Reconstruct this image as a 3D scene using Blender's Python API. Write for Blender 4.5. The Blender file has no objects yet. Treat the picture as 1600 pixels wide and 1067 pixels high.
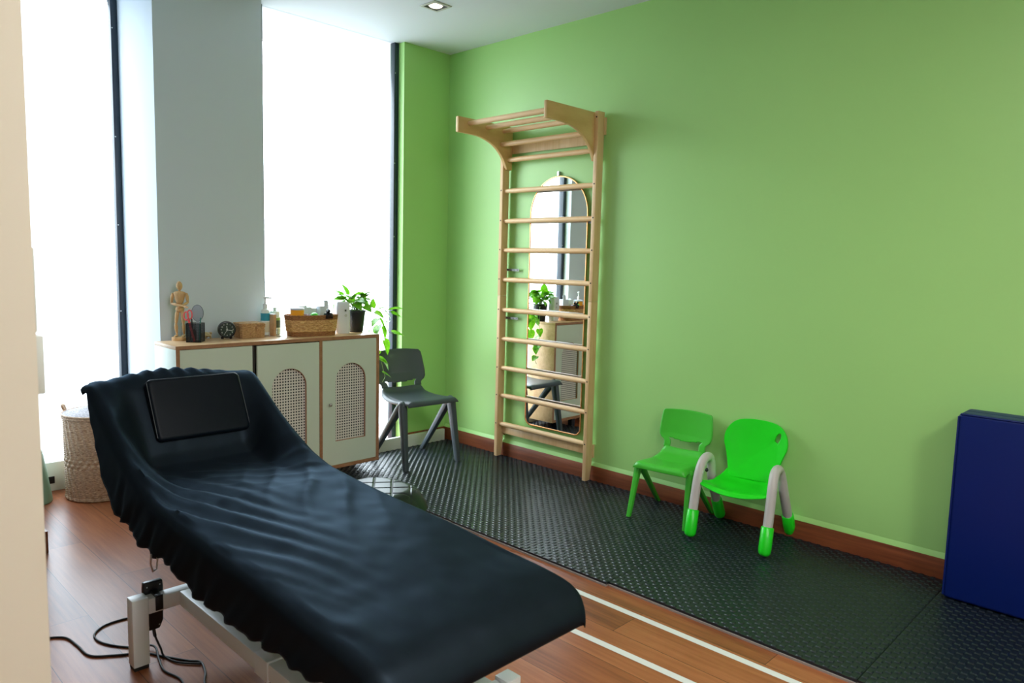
import bpy, bmesh, math, random
import numpy as np
from mathutils import Vector, Matrix
C = bpy.context.scene.collection
SC = bpy.context.scene
PI = math.pi
random.seed(7)

# ------------------------------------------------------------------ camera, sky, lights, exposure
cam = bpy.data.cameras.new('camera')
cam.sensor_width = 36.0
cam.lens = 1141.8 / 1600 * 36.0
cam.clip_start = 0.05
cam.dof.use_dof = True
cam.dof.focus_distance = 3.9
cam.dof.aperture_fstop = 5.6
cam_o = bpy.data.objects.new('camera', cam)
C.objects.link(cam_o)
R0, R1, R2 = (0.6992689, -0.7144118, 0.0252732), (-0.058482, -0.0924065, -0.9940025), (0.7124625, 0.693597, -0.1063972)
CAM = (-3.5220739, -4.1152254, 1.3363513)
cam_o.matrix_world = Matrix(((R0[0], -R1[0], -R2[0], CAM[0]), (R0[1], -R1[1], -R2[1], CAM[1]),
                             (R0[2], -R1[2], -R2[2], CAM[2]), (0, 0, 0, 1)))
SC.camera = cam_o
SC.view_settings.view_transform = 'Standard'
SC.view_settings.look = 'None'
SC.view_settings.gamma = 1.0
SC.view_settings.use_curve_mapping = False
SC.view_settings.exposure = 1.36
SC.cycles.max_bounces = 10
SC.cycles.diffuse_bounces = 6
SC.cycles.transparent_max_bounces = 16
SC.cycles.caustics_reflective = False
SC.cycles.caustics_refractive = False
SC.cycles.sample_clamp_indirect = 8.0

world = bpy.data.worlds.new('bright_overcast_sky')
SC.world = world
world.use_nodes = True
wb = world.node_tree.nodes['Background']
wb.inputs['Strength'].default_value = 5.5
# bright cloud above the horizon, duller ground below it
_t = world.node_tree
_tc = _t.nodes.new('ShaderNodeTexCoord')
_sp = _t.nodes.new('ShaderNodeSeparateXYZ')
_rp = _t.nodes.new('ShaderNodeValToRGB')
_t.links.new(_tc.outputs['Generated'], _sp.inputs[0])
_mr = _t.nodes.new('ShaderNodeMapRange')
_mr.inputs['From Min'].default_value = -0.25
_mr.inputs['From Max'].default_value = 0.25
_t.links.new(_sp.outputs[2], _mr.inputs['Value'])
_t.links.new(_mr.outputs[0], _rp.inputs['Fac'])
_rp.color_ramp.elements[0].color = (0.22, 0.24, 0.25, 1)
_rp.color_ramp.elements[1].color = (0.83, 0.93, 1.0, 1)
_t.links.new(_rp.outputs['Color'], wb.inputs['Color'])


def light(name, kind, loc, rot, energy, color, **kw):
    l = bpy.data.lights.new(name, kind)
    l.energy = energy
    l.color = color
    for k, v in kw.items():
        if k == 'portal':
            l.cycles.is_portal = True
        else:
            setattr(l, k, v)
    o = bpy.data.objects.new(name, l)
    o.location = loc
    o.rotation_euler = rot
    C.objects.link(o)
    return o


# daylight comes in through the two tall windows; portals only guide the sampling
light('window_portal', 'AREA', (-0.916, 0.16, 1.4), (-PI / 2, 0, 0), 1, (1, 1, 1), shape='RECTANGLE', size=1.03, size_y=2.8, portal=1)
light('window_portal', 'AREA', (-2.372, 0.60, 1.4), (-PI / 2, 0, 0), 1, (1, 1, 1), shape='RECTANGLE', size=0.70, size_y=2.8, portal=1)
# unseen lights added at the ceiling: one warms the beige wall, two are fill
light('ceiling_fill_light', 'AREA', (-3.9, -4.9, 2.74), (0, 0, 0), 3.0, (1.0, 0.95, 0.88), shape='SQUARE', size=0.5)
light('ceiling_fill_light', 'AREA', (-2.4, -3.7, 2.74), (0, 0, 0), 11.5, (1.0, 0.98, 0.96), shape='SQUARE', size=0.6)
light('ceiling_fill_light', 'AREA', (-2.6, -5.5, 2.74), (0, 0, 0), 23.0, (1.0, 0.97, 0.93), shape='SQUARE', size=0.6)


# ------------------------------------------------------------------ materials
def lin(r, g, b):
    f = lambda c: (c / 255 / 12.92) if c / 255 <= 0.04045 else ((c / 255 + 0.055) / 1.055) ** 2.4
    return (f(r), f(g), f(b), 1.0)


class NT:
    def __init__(self, name):
        self.m = bpy.data.materials.new(name)
        self.m.use_nodes = True
        self.t = self.m.node_tree
        self.b = self.t.nodes['Principled BSDF']
        self.out = self.t.nodes['Material Output']

    def n(self, typ, **kw):
        nd = self.t.nodes.new(typ)
        for k, v in kw.items():
            if hasattr(nd, k):
                setattr(nd, k, v)
            else:
                nd.inputs[k].default_value = v
        return nd

    def l(self, a, b):
        self.t.links.new(a, b)

    def math(self, op, a, b=None):
        nd = self.n('ShaderNodeMath', operation=op)
        for i, x in enumerate((a, b)):
            if x is None:
                continue
            if isinstance(x, (int, float)):
                nd.inputs[i].default_value = x
            else:
                self.l(x, nd.inputs[i])
        return nd.outputs[0]

    def coords(self, scale=(1, 1, 1), kind='Object', loc=(0, 0, 0)):
        tc = self.n('ShaderNodeTexCoord')
        mp = self.n('ShaderNodeMapping')
        mp.inputs['Scale'].default_value = scale
        mp.inputs['Location'].default_value = loc
        self.l(tc.outputs[kind], mp.inputs['Vector'])
        return mp.outputs['Vector']

    def noise(self, vec, scale, detail=3, rough=0.55):
        nd = self.n('ShaderNodeTexNoise')
        nd.inputs['Scale'].default_value = scale
        nd.inputs['Detail'].default_value = detail
        nd.inputs['Roughness'].default_value = rough
        self.l(vec, nd.inputs['Vector'])
        return nd.outputs['Fac']

    def ramp(self, fac, stops):
        nd = self.n('ShaderNodeValToRGB')
        e = nd.color_ramp.elements
        while len(e) < len(stops):
            e.new(0.5)
        for k, (p, c) in enumerate(stops):
            e[k].position = p
            e[k].color = c
        self.l(fac, nd.inputs['Fac'])
        return nd.outputs['Color']

    def bump(self, h, strength=0.2, dist=0.01):
        nd = self.n('ShaderNodeBump')
        nd.inputs['Strength'].default_value = strength
        nd.inputs['Distance'].default_value = dist
        self.l(h, nd.inputs['Height'])
        self.l(nd.outputs['Normal'], self.b.inputs['Normal'])

    def set(self, **kw):
        for k, v in kw.items():
            self.b.inputs[k].default_value = v
        return self


def plain(name, col, rough=0.5, spec=0.5, metal=0.0, var=0.0, vscale=8, bump=0.0, bscale=200, bdist=0.002, **kw):
    t = NT(name)
    t.set(**{'Base Color': col, 'Roughness': rough, 'Specular IOR Level': spec, 'Metallic': metal})
    for k, v in kw.items():
        t.b.inputs[k.replace('_', ' ')].default_value = v
    v3 = t.coords()
    if var > 0:
        f = t.noise(v3, vscale)
        lo = tuple(c * (1 - var) for c in col[:3]) + (1,)
        hi = tuple(min(1, c * (1 + var)) for c in col[:3]) + (1,)
        t.l(t.ramp(f, [(0.3, lo), (0.7, hi)]), t.b.inputs['Base Color'])
    if bump > 0:
        t.bump(t.noise(v3, bscale, 2), bump, bdist)
    return t.m


def wood(name, c1, c2, rough=0.45, scale=(40, 40, 3), spec=0.4):
    t = NT(name)
    v = t.coords(scale)
    f = t.noise(v, 1.0, 5, 0.6)
    f2 = t.noise(t.coords(tuple(s * 0.22 for s in scale)), 1.3, 3)
    mix = t.math('ADD', t.math('MULTIPLY', f, 0.6), t.math('MULTIPLY', f2, 0.4))
    t.l(t.ramp(mix, [(0.32, c1), (0.68, c2)]), t.b.inputs['Base Color'])
    t.set(Roughness=rough)
    t.b.inputs['Specular IOR Level'].default_value = spec
    t.bump(f, 0.08, 0.002)
    return t.m


def floor_mat():
    t = NT('reddish_laminate_planks')
    tc = t.n('ShaderNodeTexCoord')
    sep = t.n('ShaderNodeSeparateXYZ')
    t.l(tc.outputs['Object'], sep.inputs[0])
    X, Y = sep.outputs[0], sep.outputs[1]
    W, L = 0.192, 1.28
    xi = t.math('DIVIDE', t.math('ADD', X, 10.045), W)
    ix = t.math('FLOOR', xi)
    fx = t.math('FRACT', xi)
    off = t.math('FRACT', t.math('MULTIPLY', ix, 0.387))
    yi = t.math('ADD', t.math('DIVIDE', t.math('ADD', Y, 20.0), L), off)
    iy = t.math('FLOOR', yi)
    fy = t.math('FRACT', yi)
    wn = t.n('ShaderNodeTexWhiteNoise', noise_dimensions='2D')
    cb = t.n('ShaderNodeCombineXYZ')
    t.l(ix, cb.inputs[0]); t.l(iy, cb.inputs[1])
    t.l(cb.outputs[0], wn.inputs['Vector'])
    rnd = wn.outputs['Value']
    # grain, shifted from plank to plank
    gv = t.n('ShaderNodeCombineXYZ')
    t.l(t.math('ADD', t.math('MULTIPLY', X, 55.0), t.math('MULTIPLY', rnd, 91.0)), gv.inputs[0])
    t.l(t.math('MULTIPLY', Y, 2.6), gv.inputs[1])
    t.l(rnd, gv.inputs[2])
    g = t.noise(gv.outputs[0], 1.0, 6, 0.62)
    gv2 = t.n('ShaderNodeCombineXYZ')
    t.l(t.math('ADD', t.math('MULTIPLY', X, 7.0), t.math('MULTIPLY', rnd, 37.0)), gv2.inputs[0])
    t.l(t.math('MULTIPLY', Y, 1.5), gv2.inputs[1])
    g2 = t.noise(gv2.outputs[0], 1.0, 3)
    m = t.math('ADD', t.math('MULTIPLY', g, 0.55), t.math('ADD', t.math('MULTIPLY', g2, 0.35), t.math('MULTIPLY', rnd, 0.16)))
    col = t.ramp(m, [(0.28, lin(94, 48, 28)), (0.52, lin(150, 86, 52)), (0.78, lin(180, 114, 74))])
    ex = t.math('MINIMUM', fx, t.math('SUBTRACT', 1.0, fx))
    ey = t.math('MULTIPLY', t.math('MINIMUM', fy, t.math('SUBTRACT', 1.0, fy)), L / W)
    e = t.math('LESS_THAN', t.math('MINIMUM', ex, ey), 0.006)
    mx = t.n('ShaderNodeMix', data_type='RGBA')
    t.l(e, mx.inputs[0])
    t.l(col, mx.inputs[6])
    mx.inputs[7].default_value = lin(70, 38, 22)
    t.l(mx.outputs[2], t.b.inputs['Base Color'])
    t.set(Roughness=0.34)
    t.b.inputs['Specular IOR Level'].default_value = 0.38
    t.bump(t.math('SUBTRACT', t.math('MULTIPLY', g, 0.4), e), 0.12, 0.002)
    return t.m


def mesh_mat(name, col, p=0.004, hole=0.33, axes=(0, 2)):
    t = NT(name)
    tc = t.n('ShaderNodeTexCoord')
    sep = t.n('ShaderNodeSeparateXYZ')
    t.l(tc.outputs['Object'], sep.inputs[0])
    s = t.math('ADD', sep.outputs[0], sep.outputs[1])
    fx = t.math('ABSOLUTE', t.math('SUBTRACT', t.math('FRACT', t.math('DIVIDE', t.math('ADD', s, 5), p)), 0.5))
    fz = t.math('ABSOLUTE', t.math('SUBTRACT', t.math('FRACT', t.math('DIVIDE', t.math('ADD', sep.outputs[2], 5), p)), 0.5))
    h = t.math('LESS_THAN', t.math('MAXIMUM', fx, fz), hole)
    t.set(**{'Base Color': col, 'Roughness': 0.45})
    tr = t.n('ShaderNodeBsdfTransparent')
    mx = t.n('ShaderNodeMixShader')
    t.l(h, mx.inputs[0]); t.l(t.b.outputs[0], mx.inputs[1]); t.l(tr.outputs[0], mx.inputs[2])
    t.l(mx.outputs[0], t.out.inputs['Surface'])
    return t.m


def glass_mat(name='window_glass', tint=(0.97, 0.985, 0.99, 1), refl=0.06):
    t = NT(name)
    tr = t.n('ShaderNodeBsdfTransparent')
    tr.inputs[0].default_value = tint
    gl = t.n('ShaderNodeBsdfGlossy')
    gl.inputs['Roughness'].default_value = 0.02
    fr = t.n('ShaderNodeFresnel')
    fr.inputs['IOR'].default_value = 1.45
    mx = t.n('ShaderNodeMixShader')
    geo = t.n('ShaderNodeNewGeometry')      # reflect on outward faces only: no total reflection inside the sheet
    t.l(t.math('MULTIPLY', fr.outputs[0], t.math('SUBTRACT', 1.0, geo.outputs['Backfacing'])), mx.inputs[0])
    t.l(tr.outputs[0], mx.inputs[1]); t.l(gl.outputs[0], mx.inputs[2])
    t.l(mx.outputs[0], t.out.inputs['Surface'])
    return t.m


def emis(name, col, s):
    t = NT(name)
    t.set(**{'Base Color': col, 'Emission Color': col, 'Emission Strength': s})
    return t.m


def cover_mat():
    t = NT('black_stretch_cover')
    f = t.noise(t.coords(), 14, 3)
    t.l(t.ramp(f, [(0.3, lin(12, 15, 19)), (0.7, lin(15, 19, 24))]), t.b.inputs['Base Color'])
    t.set(Roughness=0.8)
    t.b.inputs['Specular IOR Level'].default_value = 0.0
    t.bump(t.noise(t.coords(), 240, 2), 0.04, 0.002)
    gl = t.n('ShaderNodeBsdfGlossy')
    gl.inputs['Color'].default_value = (0.50, 0.70, 0.90, 1)     # blue-black sheen of the stretch fabric
    gl.inputs['Roughness'].default_value = 0.50
    lw = t.n('ShaderNodeLayerWeight')
    lw.inputs['Blend'].default_value = 0.25
    fac = t.math('ADD', 0.022, t.math('MULTIPLY', lw.outputs['Fresnel'], 0.14))
    mx = t.n('ShaderNodeMixShader')
    t.l(fac, mx.inputs[0])
    t.l(t.b.outputs[0], mx.inputs[1]); t.l(gl.outputs[0], mx.inputs[2])
    t.l(mx.outputs[0], t.out.inputs['Surface'])
    return t.m


def leaf_mat():
    t = NT('variegated_pothos_leaf')
    f = t.noise(t.coords(), 38.0, 3)
    t.l(t.ramp(f, [(0.36, lin(60, 130, 24)), (0.55, lin(112, 186, 40)), (0.75, lin(206, 224, 120))]), t.b.inputs['Base Color'])
    t.set(Roughness=0.35)
    tl = t.n('ShaderNodeBsdfTranslucent')
    tl.inputs[0].default_value = lin(110, 180, 24)
    mx = t.n('ShaderNodeMixShader')
    mx.inputs[0].default_value = 0.30
    t.l(t.b.outputs[0], mx.inputs[1]); t.l(tl.outputs[0], mx.inputs[2])
    t.l(mx.outputs[0], t.out.inputs['Surface'])
    return t.m


def wicker_mat(name, c1, c2, scale=60):
    t = NT(name)
    f = t.noise(t.coords((1, 1, 3)), scale, 3)
    t.l(t.ramp(f, [(0.3, c1), (0.7, c2)]), t.b.inputs['Base Color'])
    t.set(Roughness=0.6)
    return t.m


M = {}
M['green_wall'] = plain('green_wall_paint', lin(164, 214, 126), 0.42, 0.5, var=0.015, vscale=1.5, bump=0.03, bscale=90)
M['white_wall'] = plain('white_wall_paint', lin(212, 220, 226), 0.6, 0.3, bump=0.03, bscale=90)
M['ceiling'] = plain('ceiling_paint', lin(222, 230, 238), 0.7, 0.2)
M['beige_wall'] = plain('beige_wall_paint', lin(208, 198, 178), 0.6, 0.3, var=0.03, vscale=1.2)
M['floor'] = floor_mat()
M['skirting'] = wood('reddish_brown_skirting', lin(96, 46, 26), lin(150, 84, 50), 0.4, (60, 3, 60))
M['black_frame'] = plain('dark_window_frame', lin(22, 38, 52), 0.35, 0.5)
M['glass'] = glass_mat()
M['glass_dimmed'] = glass_mat('dim_tint_glass', (0.78, 0.80, 0.82, 1))   # tint added to cut the left window's light; two faces, so about 0.6 passes
M['trim_white'] = plain('white_trunking', lin(224, 226, 220), 0.45)
M['ext'] = plain('pale_exterior_render', lin(215, 225, 235), 0.8)
M['beech'] = wood('pale_birch_wood', lin(206, 164, 112), lin(232, 200, 152), 0.42, (30, 30, 3))
M['beech_rung'] = wood('pale_birch_dowel', lin(222, 176, 122), lin(240, 206, 158), 0.38, (30, 3, 30))
M['beech_ply'] = wood('birch_plywood', lin(188, 146, 84), lin(222, 186, 126), 0.42, (3, 30, 12))
M['screw'] = plain('dark_screw', lin(40, 38, 36), 0.4, metal=0.8)
M['steel'] = plain('brushed_steel', lin(190, 190, 190), 0.3, metal=1.0)
M['zinc'] = plain('dull_zinc', lin(120, 122, 118), 0.5, metal=0.6)
M['copper'] = plain('copper_mirror_frame', lin(226, 160, 104), 0.25, metal=0.9)
M['mirror'] = plain('mirror_silver', (0.93, 0.95, 0.95, 1), 0.0, metal=1.0)
M['mat'] = plain('black_foam', lin(17, 25, 34), 0.38, 0.6)
M['mat_base'] = plain('grey_foam_underside', lin(150, 140, 132), 0.8)
M['tape'] = plain('white_floor_tape', lin(222, 222, 218), 0.4)
M['bluemat'] = plain('blue_vinyl', lin(4, 26, 92), 0.42, 0.28, bump=0.03, bscale=60)
M['grey_plastic'] = plain('charcoal_plastic', lin(64, 74, 80), 0.42, 0.5, bump=0.04, bscale=400)
M['green_plastic'] = plain('grass_green_plastic', lin(72, 192, 54), 0.36, 0.5)
M['lime_plastic'] = plain('bright_green_plastic', lin(32, 222, 32), 0.3, 0.5)
M['tube_grey'] = plain('warm_grey_plastic_tube', lin(196, 190, 184), 0.4, 0.5)
M['cover'] = cover_mat()
M['leather'] = plain('black_leatherette', lin(8, 15, 24), 0.46, 0.14, bump=0.05, bscale=300)
M['pouf_leather'] = plain('glossy_black_leatherette', lin(12, 18, 25), 0.33, 0.6, bump=0.04, bscale=300)
M['piping'] = plain('grey_seam', lin(84, 86, 88), 0.7)
M['white_metal'] = plain('white_powder_coat', lin(226, 228, 226), 0.38, 0.5)
M['black_plastic'] = plain('black_plastic', lin(14, 15, 18), 0.3, 0.5)
M['rubber'] = plain('black_rubber', lin(12, 12, 14), 0.5)
M['sage'] = plain('pale_sage_laminate', lin(214, 222, 206), 0.42, 0.45)
M['sage_in'] = plain('dark_cabinet_inside', lin(60, 56, 50), 0.8)  # inside coloured dark to stand in for the shade in the cabinet
M['oak'] = wood('light_oak_top', lin(196, 154, 108), lin(224, 186, 142), 0.35, (3, 40, 40))
M['ply_edge'] = wood('brown_edge_band', lin(150, 102, 72), lin(182, 132, 98), 0.5, (30, 30, 30))
M['cane'] = plain('cane_webbing', lin(228, 220, 212), 0.6)
M['shade_and_feet'] = plain('shade_and_foot_dark', lin(26, 28, 38), 0.7)  # shade put into the colour behind the cane; also used for the feet
M['manikin'] = wood('varnished_limewood', lin(196, 150, 96), lin(226, 186, 132), 0.4, (60, 60, 20))
M['wire'] = mesh_mat('black_wire_mesh', lin(22, 26, 34), 0.0045, 0.36)
M['pink'] = plain('coral_plastic', lin(236, 92, 96), 0.4)
M['clear'] = plain('clear_grey_acrylic', lin(196, 204, 212), 0.2, Transmission_Weight=0.35)
M['teal_pen'] = plain('teal_pen', lin(60, 130, 120), 0.4)
M['shell'] = plain('carved_shell', lin(178, 154, 108), 0.5, var=0.3, vscale=90)
M['dial'] = plain('dark_green_dial', lin(14, 40, 24), 0.5)
M['white_paint'] = plain('white_print', lin(232, 236, 230), 0.5)
M['boxcane'] = wicker_mat('woven_pandan', lin(150, 104, 62), lin(206, 164, 112), 90)
M['wicker'] = wicker_mat('honey_wicker', lin(170, 116, 62), lin(232, 190, 126), 80)
M['wicker_dark'] = wicker_mat('brown_wicker', lin(120, 72, 34), lin(178, 122, 68), 80)
M['rattan'] = wicker_mat('natural_rattan', lin(138, 102, 74), lin(204, 170, 136), 70)
M['rattan_lid'] = wicker_mat('grey_rattan', lin(96, 90, 92), lin(160, 152, 152), 90)
M['bottle_white'] = plain('white_bottle', lin(226, 230, 226), 0.35)
M['teal_label'] = plain('teal_label', lin(50, 152, 178), 0.45)
M['cream_label'] = plain('cream_label', lin(216, 206, 176), 0.5)
M['jar_green'] = plain('dark_green_label', lin(36, 66, 46), 0.45)
M['leaf_green_label'] = plain('leaf_green_label', lin(120, 168, 70), 0.45)
M['jar_lid'] = plain('pale_mint_lid', lin(200, 218, 206), 0.4)
M['clear_glass'] = glass_mat('clear_tumbler_glass', (0.9, 0.93, 0.92, 1))
M['orange'] = plain('orange_tub', lin(250, 172, 26), 0.4)
M['grey_white'] = plain('pale_grey_plastic', lin(208, 216, 212), 0.4)
M['paper'] = plain('pale_blue_paper', lin(214, 220, 236), 0.6)
M['ball'] = plain('green_ball', lin(90, 214, 70), 0.4)
M['print_pack'] = plain('printed_pack', lin(190, 176, 196), 0.5, var=0.4, vscale=40)
M['dispenser'] = plain('white_dispenser', lin(226, 226, 230), 0.35)
M['pot'] = plain('black_pot', lin(18, 22, 24), 0.45)
M['soil'] = plain('potting_soil', lin(50, 38, 28), 0.9, var=0.4, vscale=90)
M['leaf'] = leaf_mat()
M['stem'] = plain('green_stem', lin(120, 150, 80), 0.5)
M['cone'] = plain('sage_green_bin', lin(138, 178, 152), 0.45)
M['cloth'] = plain('slate_cloth', lin(70, 78, 90), 0.85)
M['switch'] = plain('grey_switch_plate', lin(196, 198, 190), 0.4)
M['lamp'] = emis('warm_lamp', (1.0, 0.84, 0.68, 1), 1.0)
M['can'] = plain('dark_lamp_can', lin(40, 42, 44), 0.5)
M['brown'] = plain('brown_ornament', lin(120, 78, 44), 0.4)


# ------------------------------------------------------------------ geometry helpers
class G:
    def __init__(self):
        self.v, self.f = [], []

    def add(self, vs, fs):
        n = len(self.v)
        self.v += [tuple(map(float, p)) for p in vs]
        self.f += [tuple(n + i for i in f) for f in fs]
        return self

    def box(self, x0, x1, y0, y1, z0, z1):
        vs = [(x, y, z) for z in (z0, z1) for y in (y0, y1) for x in (x0, x1)]
        return self.add(vs, [(0, 2, 3, 1), (4, 5, 7, 6), (0, 1, 5, 4), (2, 6, 7, 3), (0, 4, 6, 2), (1, 3, 7, 5)])

    def hexa(self, a, b):
        """two quads a and b joined into a solid"""
        return self.add(list(a) + list(b), [(3, 2, 1, 0), (4, 5, 6, 7), (0, 1, 5, 4), (1, 2, 6, 5), (2, 3, 7, 6), (3, 0, 4, 7)])

    def loft(self, rings, cap=True, closed=True):
        n = len(rings[0])
        vs = [p for r in rings for p in r]
        fs = []
        for i in range(len(rings) - 1):
            for j in range(n if closed else n - 1):
                k = (j + 1) % n
                fs.append((i * n + j, i * n + k, (i + 1) * n + k, (i + 1) * n + j))
        if cap:
            fs.append(tuple(range(n))[::-1])
            fs.append(tuple((len(rings) - 1) * n + j for j in range(n)))
        return self.add(vs, fs)

    def tube(self, pts, r, n=10, cap=True, flat=1.0, dome=False):
        P = [Vector(p) for p in pts]
        rs = list(r) if hasattr(r, '__len__') else [r] * len(P)
        rings = []
        t0 = (P[1] - P[0]).normalized()
        up = Vector((0, 0, 1)) if abs(t0.z) < 0.9 else Vector((1, 0, 0))
        nrm = (up - t0 * up.dot(t0)).normalized()
        for i, p in enumerate(P):
            a = P[max(0, i - 1)]
            b = P[min(len(P) - 1, i + 1)]
            t = (b - a).normalized()
            nrm = (nrm - t * nrm.dot(t)).normalized()
            bn = t.cross(nrm)
            rings.append([p + (nrm * math.cos(2 * PI * j / n) + bn * math.sin(2 * PI * j / n) * flat) * rs[i] for j in range(n)])
        return self.loft(rings, cap)

    def lathe(self, prof, n=24, c=(0, 0, 0), sq=None):
        """prof: (r, z) pairs; sq: superellipse exponent"""
        rings = []
        for r, z in prof:
            ring = []
            for j in range(n):
                a = 2 * PI * j / n
                x, y = math.cos(a), math.sin(a)
                if sq:
                    k = (abs(x) ** sq + abs(y) ** sq) ** (-1 / sq)
                    x, y = x * k, y * k
                ring.append((c[0] + r * x, c[1] + r * y, c[2] + z))
            rings.append(ring)
        return self.loft(rings, True)

    def ell(self, c, r, n=14, m=9):
        prof = [(max(1e-4, math.sin(PI * i / m)), -math.cos(PI * i / m)) for i in range(m + 1)]
        rings = [[(c[0] + r[0] * q * math.cos(2 * PI * j / n), c[1] + r[1] * q * math.sin(2 * PI * j / n), c[2] + r[2] * z) for j in range(n)] for q, z in prof]
        return self.loft(rings, True)

    def prism(self, poly, axis, a, b):
        """poly in the two other axes (in x,y,z order), extruded from a to b along axis"""
        def mk(p, w):
            q = list(p)
            q.insert('xyz'.index(axis), w)
            return q
        n = len(poly)
        vs = [mk(p, a) for p in poly] + [mk(p, b) for p in poly]
        fs = [tuple(range(n))[::-1], tuple(range(n, 2 * n))] + [(i, (i + 1) % n, n + (i + 1) % n, n + i) for i in range(n)]
        return self.add(vs, fs)

    def plate(self, outer, inner, axis, a, b):
        """ring shaped plate between two outlines with the same number of points"""
        def mk(p, w):
            q = list(p)
            q.insert('xyz'.index(axis), w)
            return q
        n = len(outer)
        vs = [mk(p, w) for w in (a, b) for o in (outer, inner) for p in o]
        O0, I0, O1, I1 = 0, n, 2 * n, 3 * n
        fs = []
        for i in range(n):
            k = (i + 1) % n
            fs += [(O0 + i, O0 + k, I0 + k, I0 + i), (O1 + i, I1 + i, I1 + k, O1 + k),
                   (O0 + i, O1 + i, O1 + k, O0 + k), (I0 + i, I0 + k, I1 + k, I1 + i)]
        return self.add(vs, fs)

    def grid(self, nu, nv, fn, closeu=False):
        vs = [fn(i / (nu if closeu else nu - 1), j / (nv - 1)) for j in range(nv) for i in range(nu)]
        fs = []
        for j in range(nv - 1):
            for i in range(nu if closeu else nu - 1):
                k = (i + 1) % nu
                fs.append((j * nu + i, j * nu + k, (j + 1) * nu + k, (j + 1) * nu + i))
        return self.add(vs, fs)

    def move(self, mat, start=0):
        for i in range(start, len(self.v)):
            self.v[i] = tuple(mat @ Vector(self.v[i]))
        return self


def obj(name, g, mat, parent=None, bevel=0.0, seg=2, angle=35, smooth=True, solid=0.0, subsurf=0, label=None, kind=None):
    me = bpy.data.meshes.new(name)
    me.from_pydata(g.v, [], g.f)
    bm = bmesh.new()
    bm.from_mesh(me)
    bmesh.ops.recalc_face_normals(bm, faces=bm.faces)
    if bevel > 0:
        es = [e for e in bm.edges if len(e.link_faces) == 2 and e.calc_face_angle(0) > math.radians(30)]
        bmesh.ops.bevel(bm, geom=es, offset=bevel, segments=seg, profile=0.5, affect='EDGES', clamp_overlap=True)
    bm.to_mesh(me)
    bm.free()
    if smooth:
        me.polygons.foreach_set('use_smooth', [True] * len(me.polygons))
        me.set_sharp_from_angle(angle=math.radians(angle))
    me.materials.append(mat)
    o = bpy.data.objects.new(name, me)
    C.objects.link(o)
    if parent:
        o.parent = parent
    if solid:
        md = o.modifiers.new('thickness', 'SOLIDIFY')
        md.thickness = solid
        md.offset = 0
    if subsurf:
        md = o.modifiers.new('smooth', 'SUBSURF')
        md.levels = md.render_levels = subsurf
    if label:
        o['label'] = label
    if kind:
        o['kind'] = kind
    return o


def tag(o, label, cat, group=None, kind=None):
    o['label'] = label
    o['category'] = cat
    if group:
        o['group'] = group
    if kind:
        o['kind'] = kind
    return o


def thing(name, label, cat, loc=(0, 0, 0), rz=0.0, group=None):
    o = bpy.data.objects.new(name, None)
    o.empty_display_size = 0.05
    C.objects.link(o)
    o.location = loc
    o.rotation_euler = (0, 0, rz)
    return tag(o, label, cat, group)


def struct(name, g, mat, **kw):
    o = obj(name, g, mat, **kw)
    o['kind'] = 'structure'
    return o


def arch(cx, w, z0, z1, n=20):
    """closed outline in (x, z): straight sides and a half-round top"""
    r = w / 2
    pts = [(cx + r * math.cos(a), z1 - r + r * math.sin(a)) for a in [PI * i / n for i in range(n + 1)]]
    return pts + [(cx - r, z0), (cx + r, z0)]


def bez(p0, p1, p2, p3, n=10):
    out = []
    for i in range(n + 1):
        t = i / n
        out.append(tuple((1 - t) ** 3 * a + 3 * (1 - t) ** 2 * t * b + 3 * (1 - t) * t * t * c + t ** 3 * d for a, b, c, d in zip(p0, p1, p2, p3)))
    return out


def spline(pts, n=8):
    """Catmull-Rom through the points"""
    P = [np.array(p, float) for p in pts]
    P = [2 * P[0] - P[1]] + P + [2 * P[-1] - P[-2]]
    out = []
    for i in range(1, len(P) - 2):
        for k in range(n):
            t = k / n
            out.append(tuple(0.5 * ((2 * P[i]) + (P[i + 1] - P[i - 1]) * t + (2 * P[i - 1] - 5 * P[i] + 4 * P[i + 1] - P[i + 2]) * t * t
                                    + (3 * P[i] - P[i - 1] - 3 * P[i + 1] + P[i + 2]) * t ** 3)))
    out.append(tuple(P[-2]))
    return out


_rng = np.random.RandomState(3)
_tab = _rng.rand(64, 64)


def vnoise(x, y):
    xi, yi = math.floor(x), math.floor(y)
    fx, fy = x - xi, y - yi
    fx, fy = fx * fx * (3 - 2 * fx), fy * fy * (3 - 2 * fy)
    g = lambda a, b: _tab[a % 64, b % 64]
    return ((g(xi, yi) * (1 - fx) + g(xi + 1, yi) * fx) * (1 - fy) + (g(xi, yi + 1) * (1 - fx) + g(xi + 1, yi + 1) * fx) * fy) * 2 - 1


def interp(x, xs, ys):
    return float(np.interp(x, xs, ys))


# ------------------------------------------------------------------ the room
H = 2.8
struct('floor', G().box(-4.95, 0.1, -6.1, 0.75, -0.12, 0), M['floor'])
struct('ceiling', G().box(-4.95, 0.1, -6.1, 0.75, H, H + 0.12), M['ceiling'])
struct('wall_right', G().box(0, 0.12, -6.1, 0.3, 0, H), M['green_wall'])
struct('wall_back', G().box(-0.405, 0, 0, 0.11, 0, H), M['green_wall'])
struct('wall_pillar', G().box(-2.03, -1.427, 0, 0.11, 0, H).box(-2.03, -1.93, 0.11, 0.58, 0, H), M['white_wall'])
struct('wall_left', G().box(-4.95, -2.715, -0.45, 0.72, 0, H), M['white_wall'])
struct('wall_entry', G().box(-4.95, -3.241, -2.85, -2.72, 0, H), M['beige_wall'])
struct('wall_front', G().box(-4.95, 0.1, -6.22, -6.1, 0, H), M['white_wall'])
struct('wall_far_left', G().box(-5.05, -4.95, -6.1, -0.45, 0, H), M['white_wall'])

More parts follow.
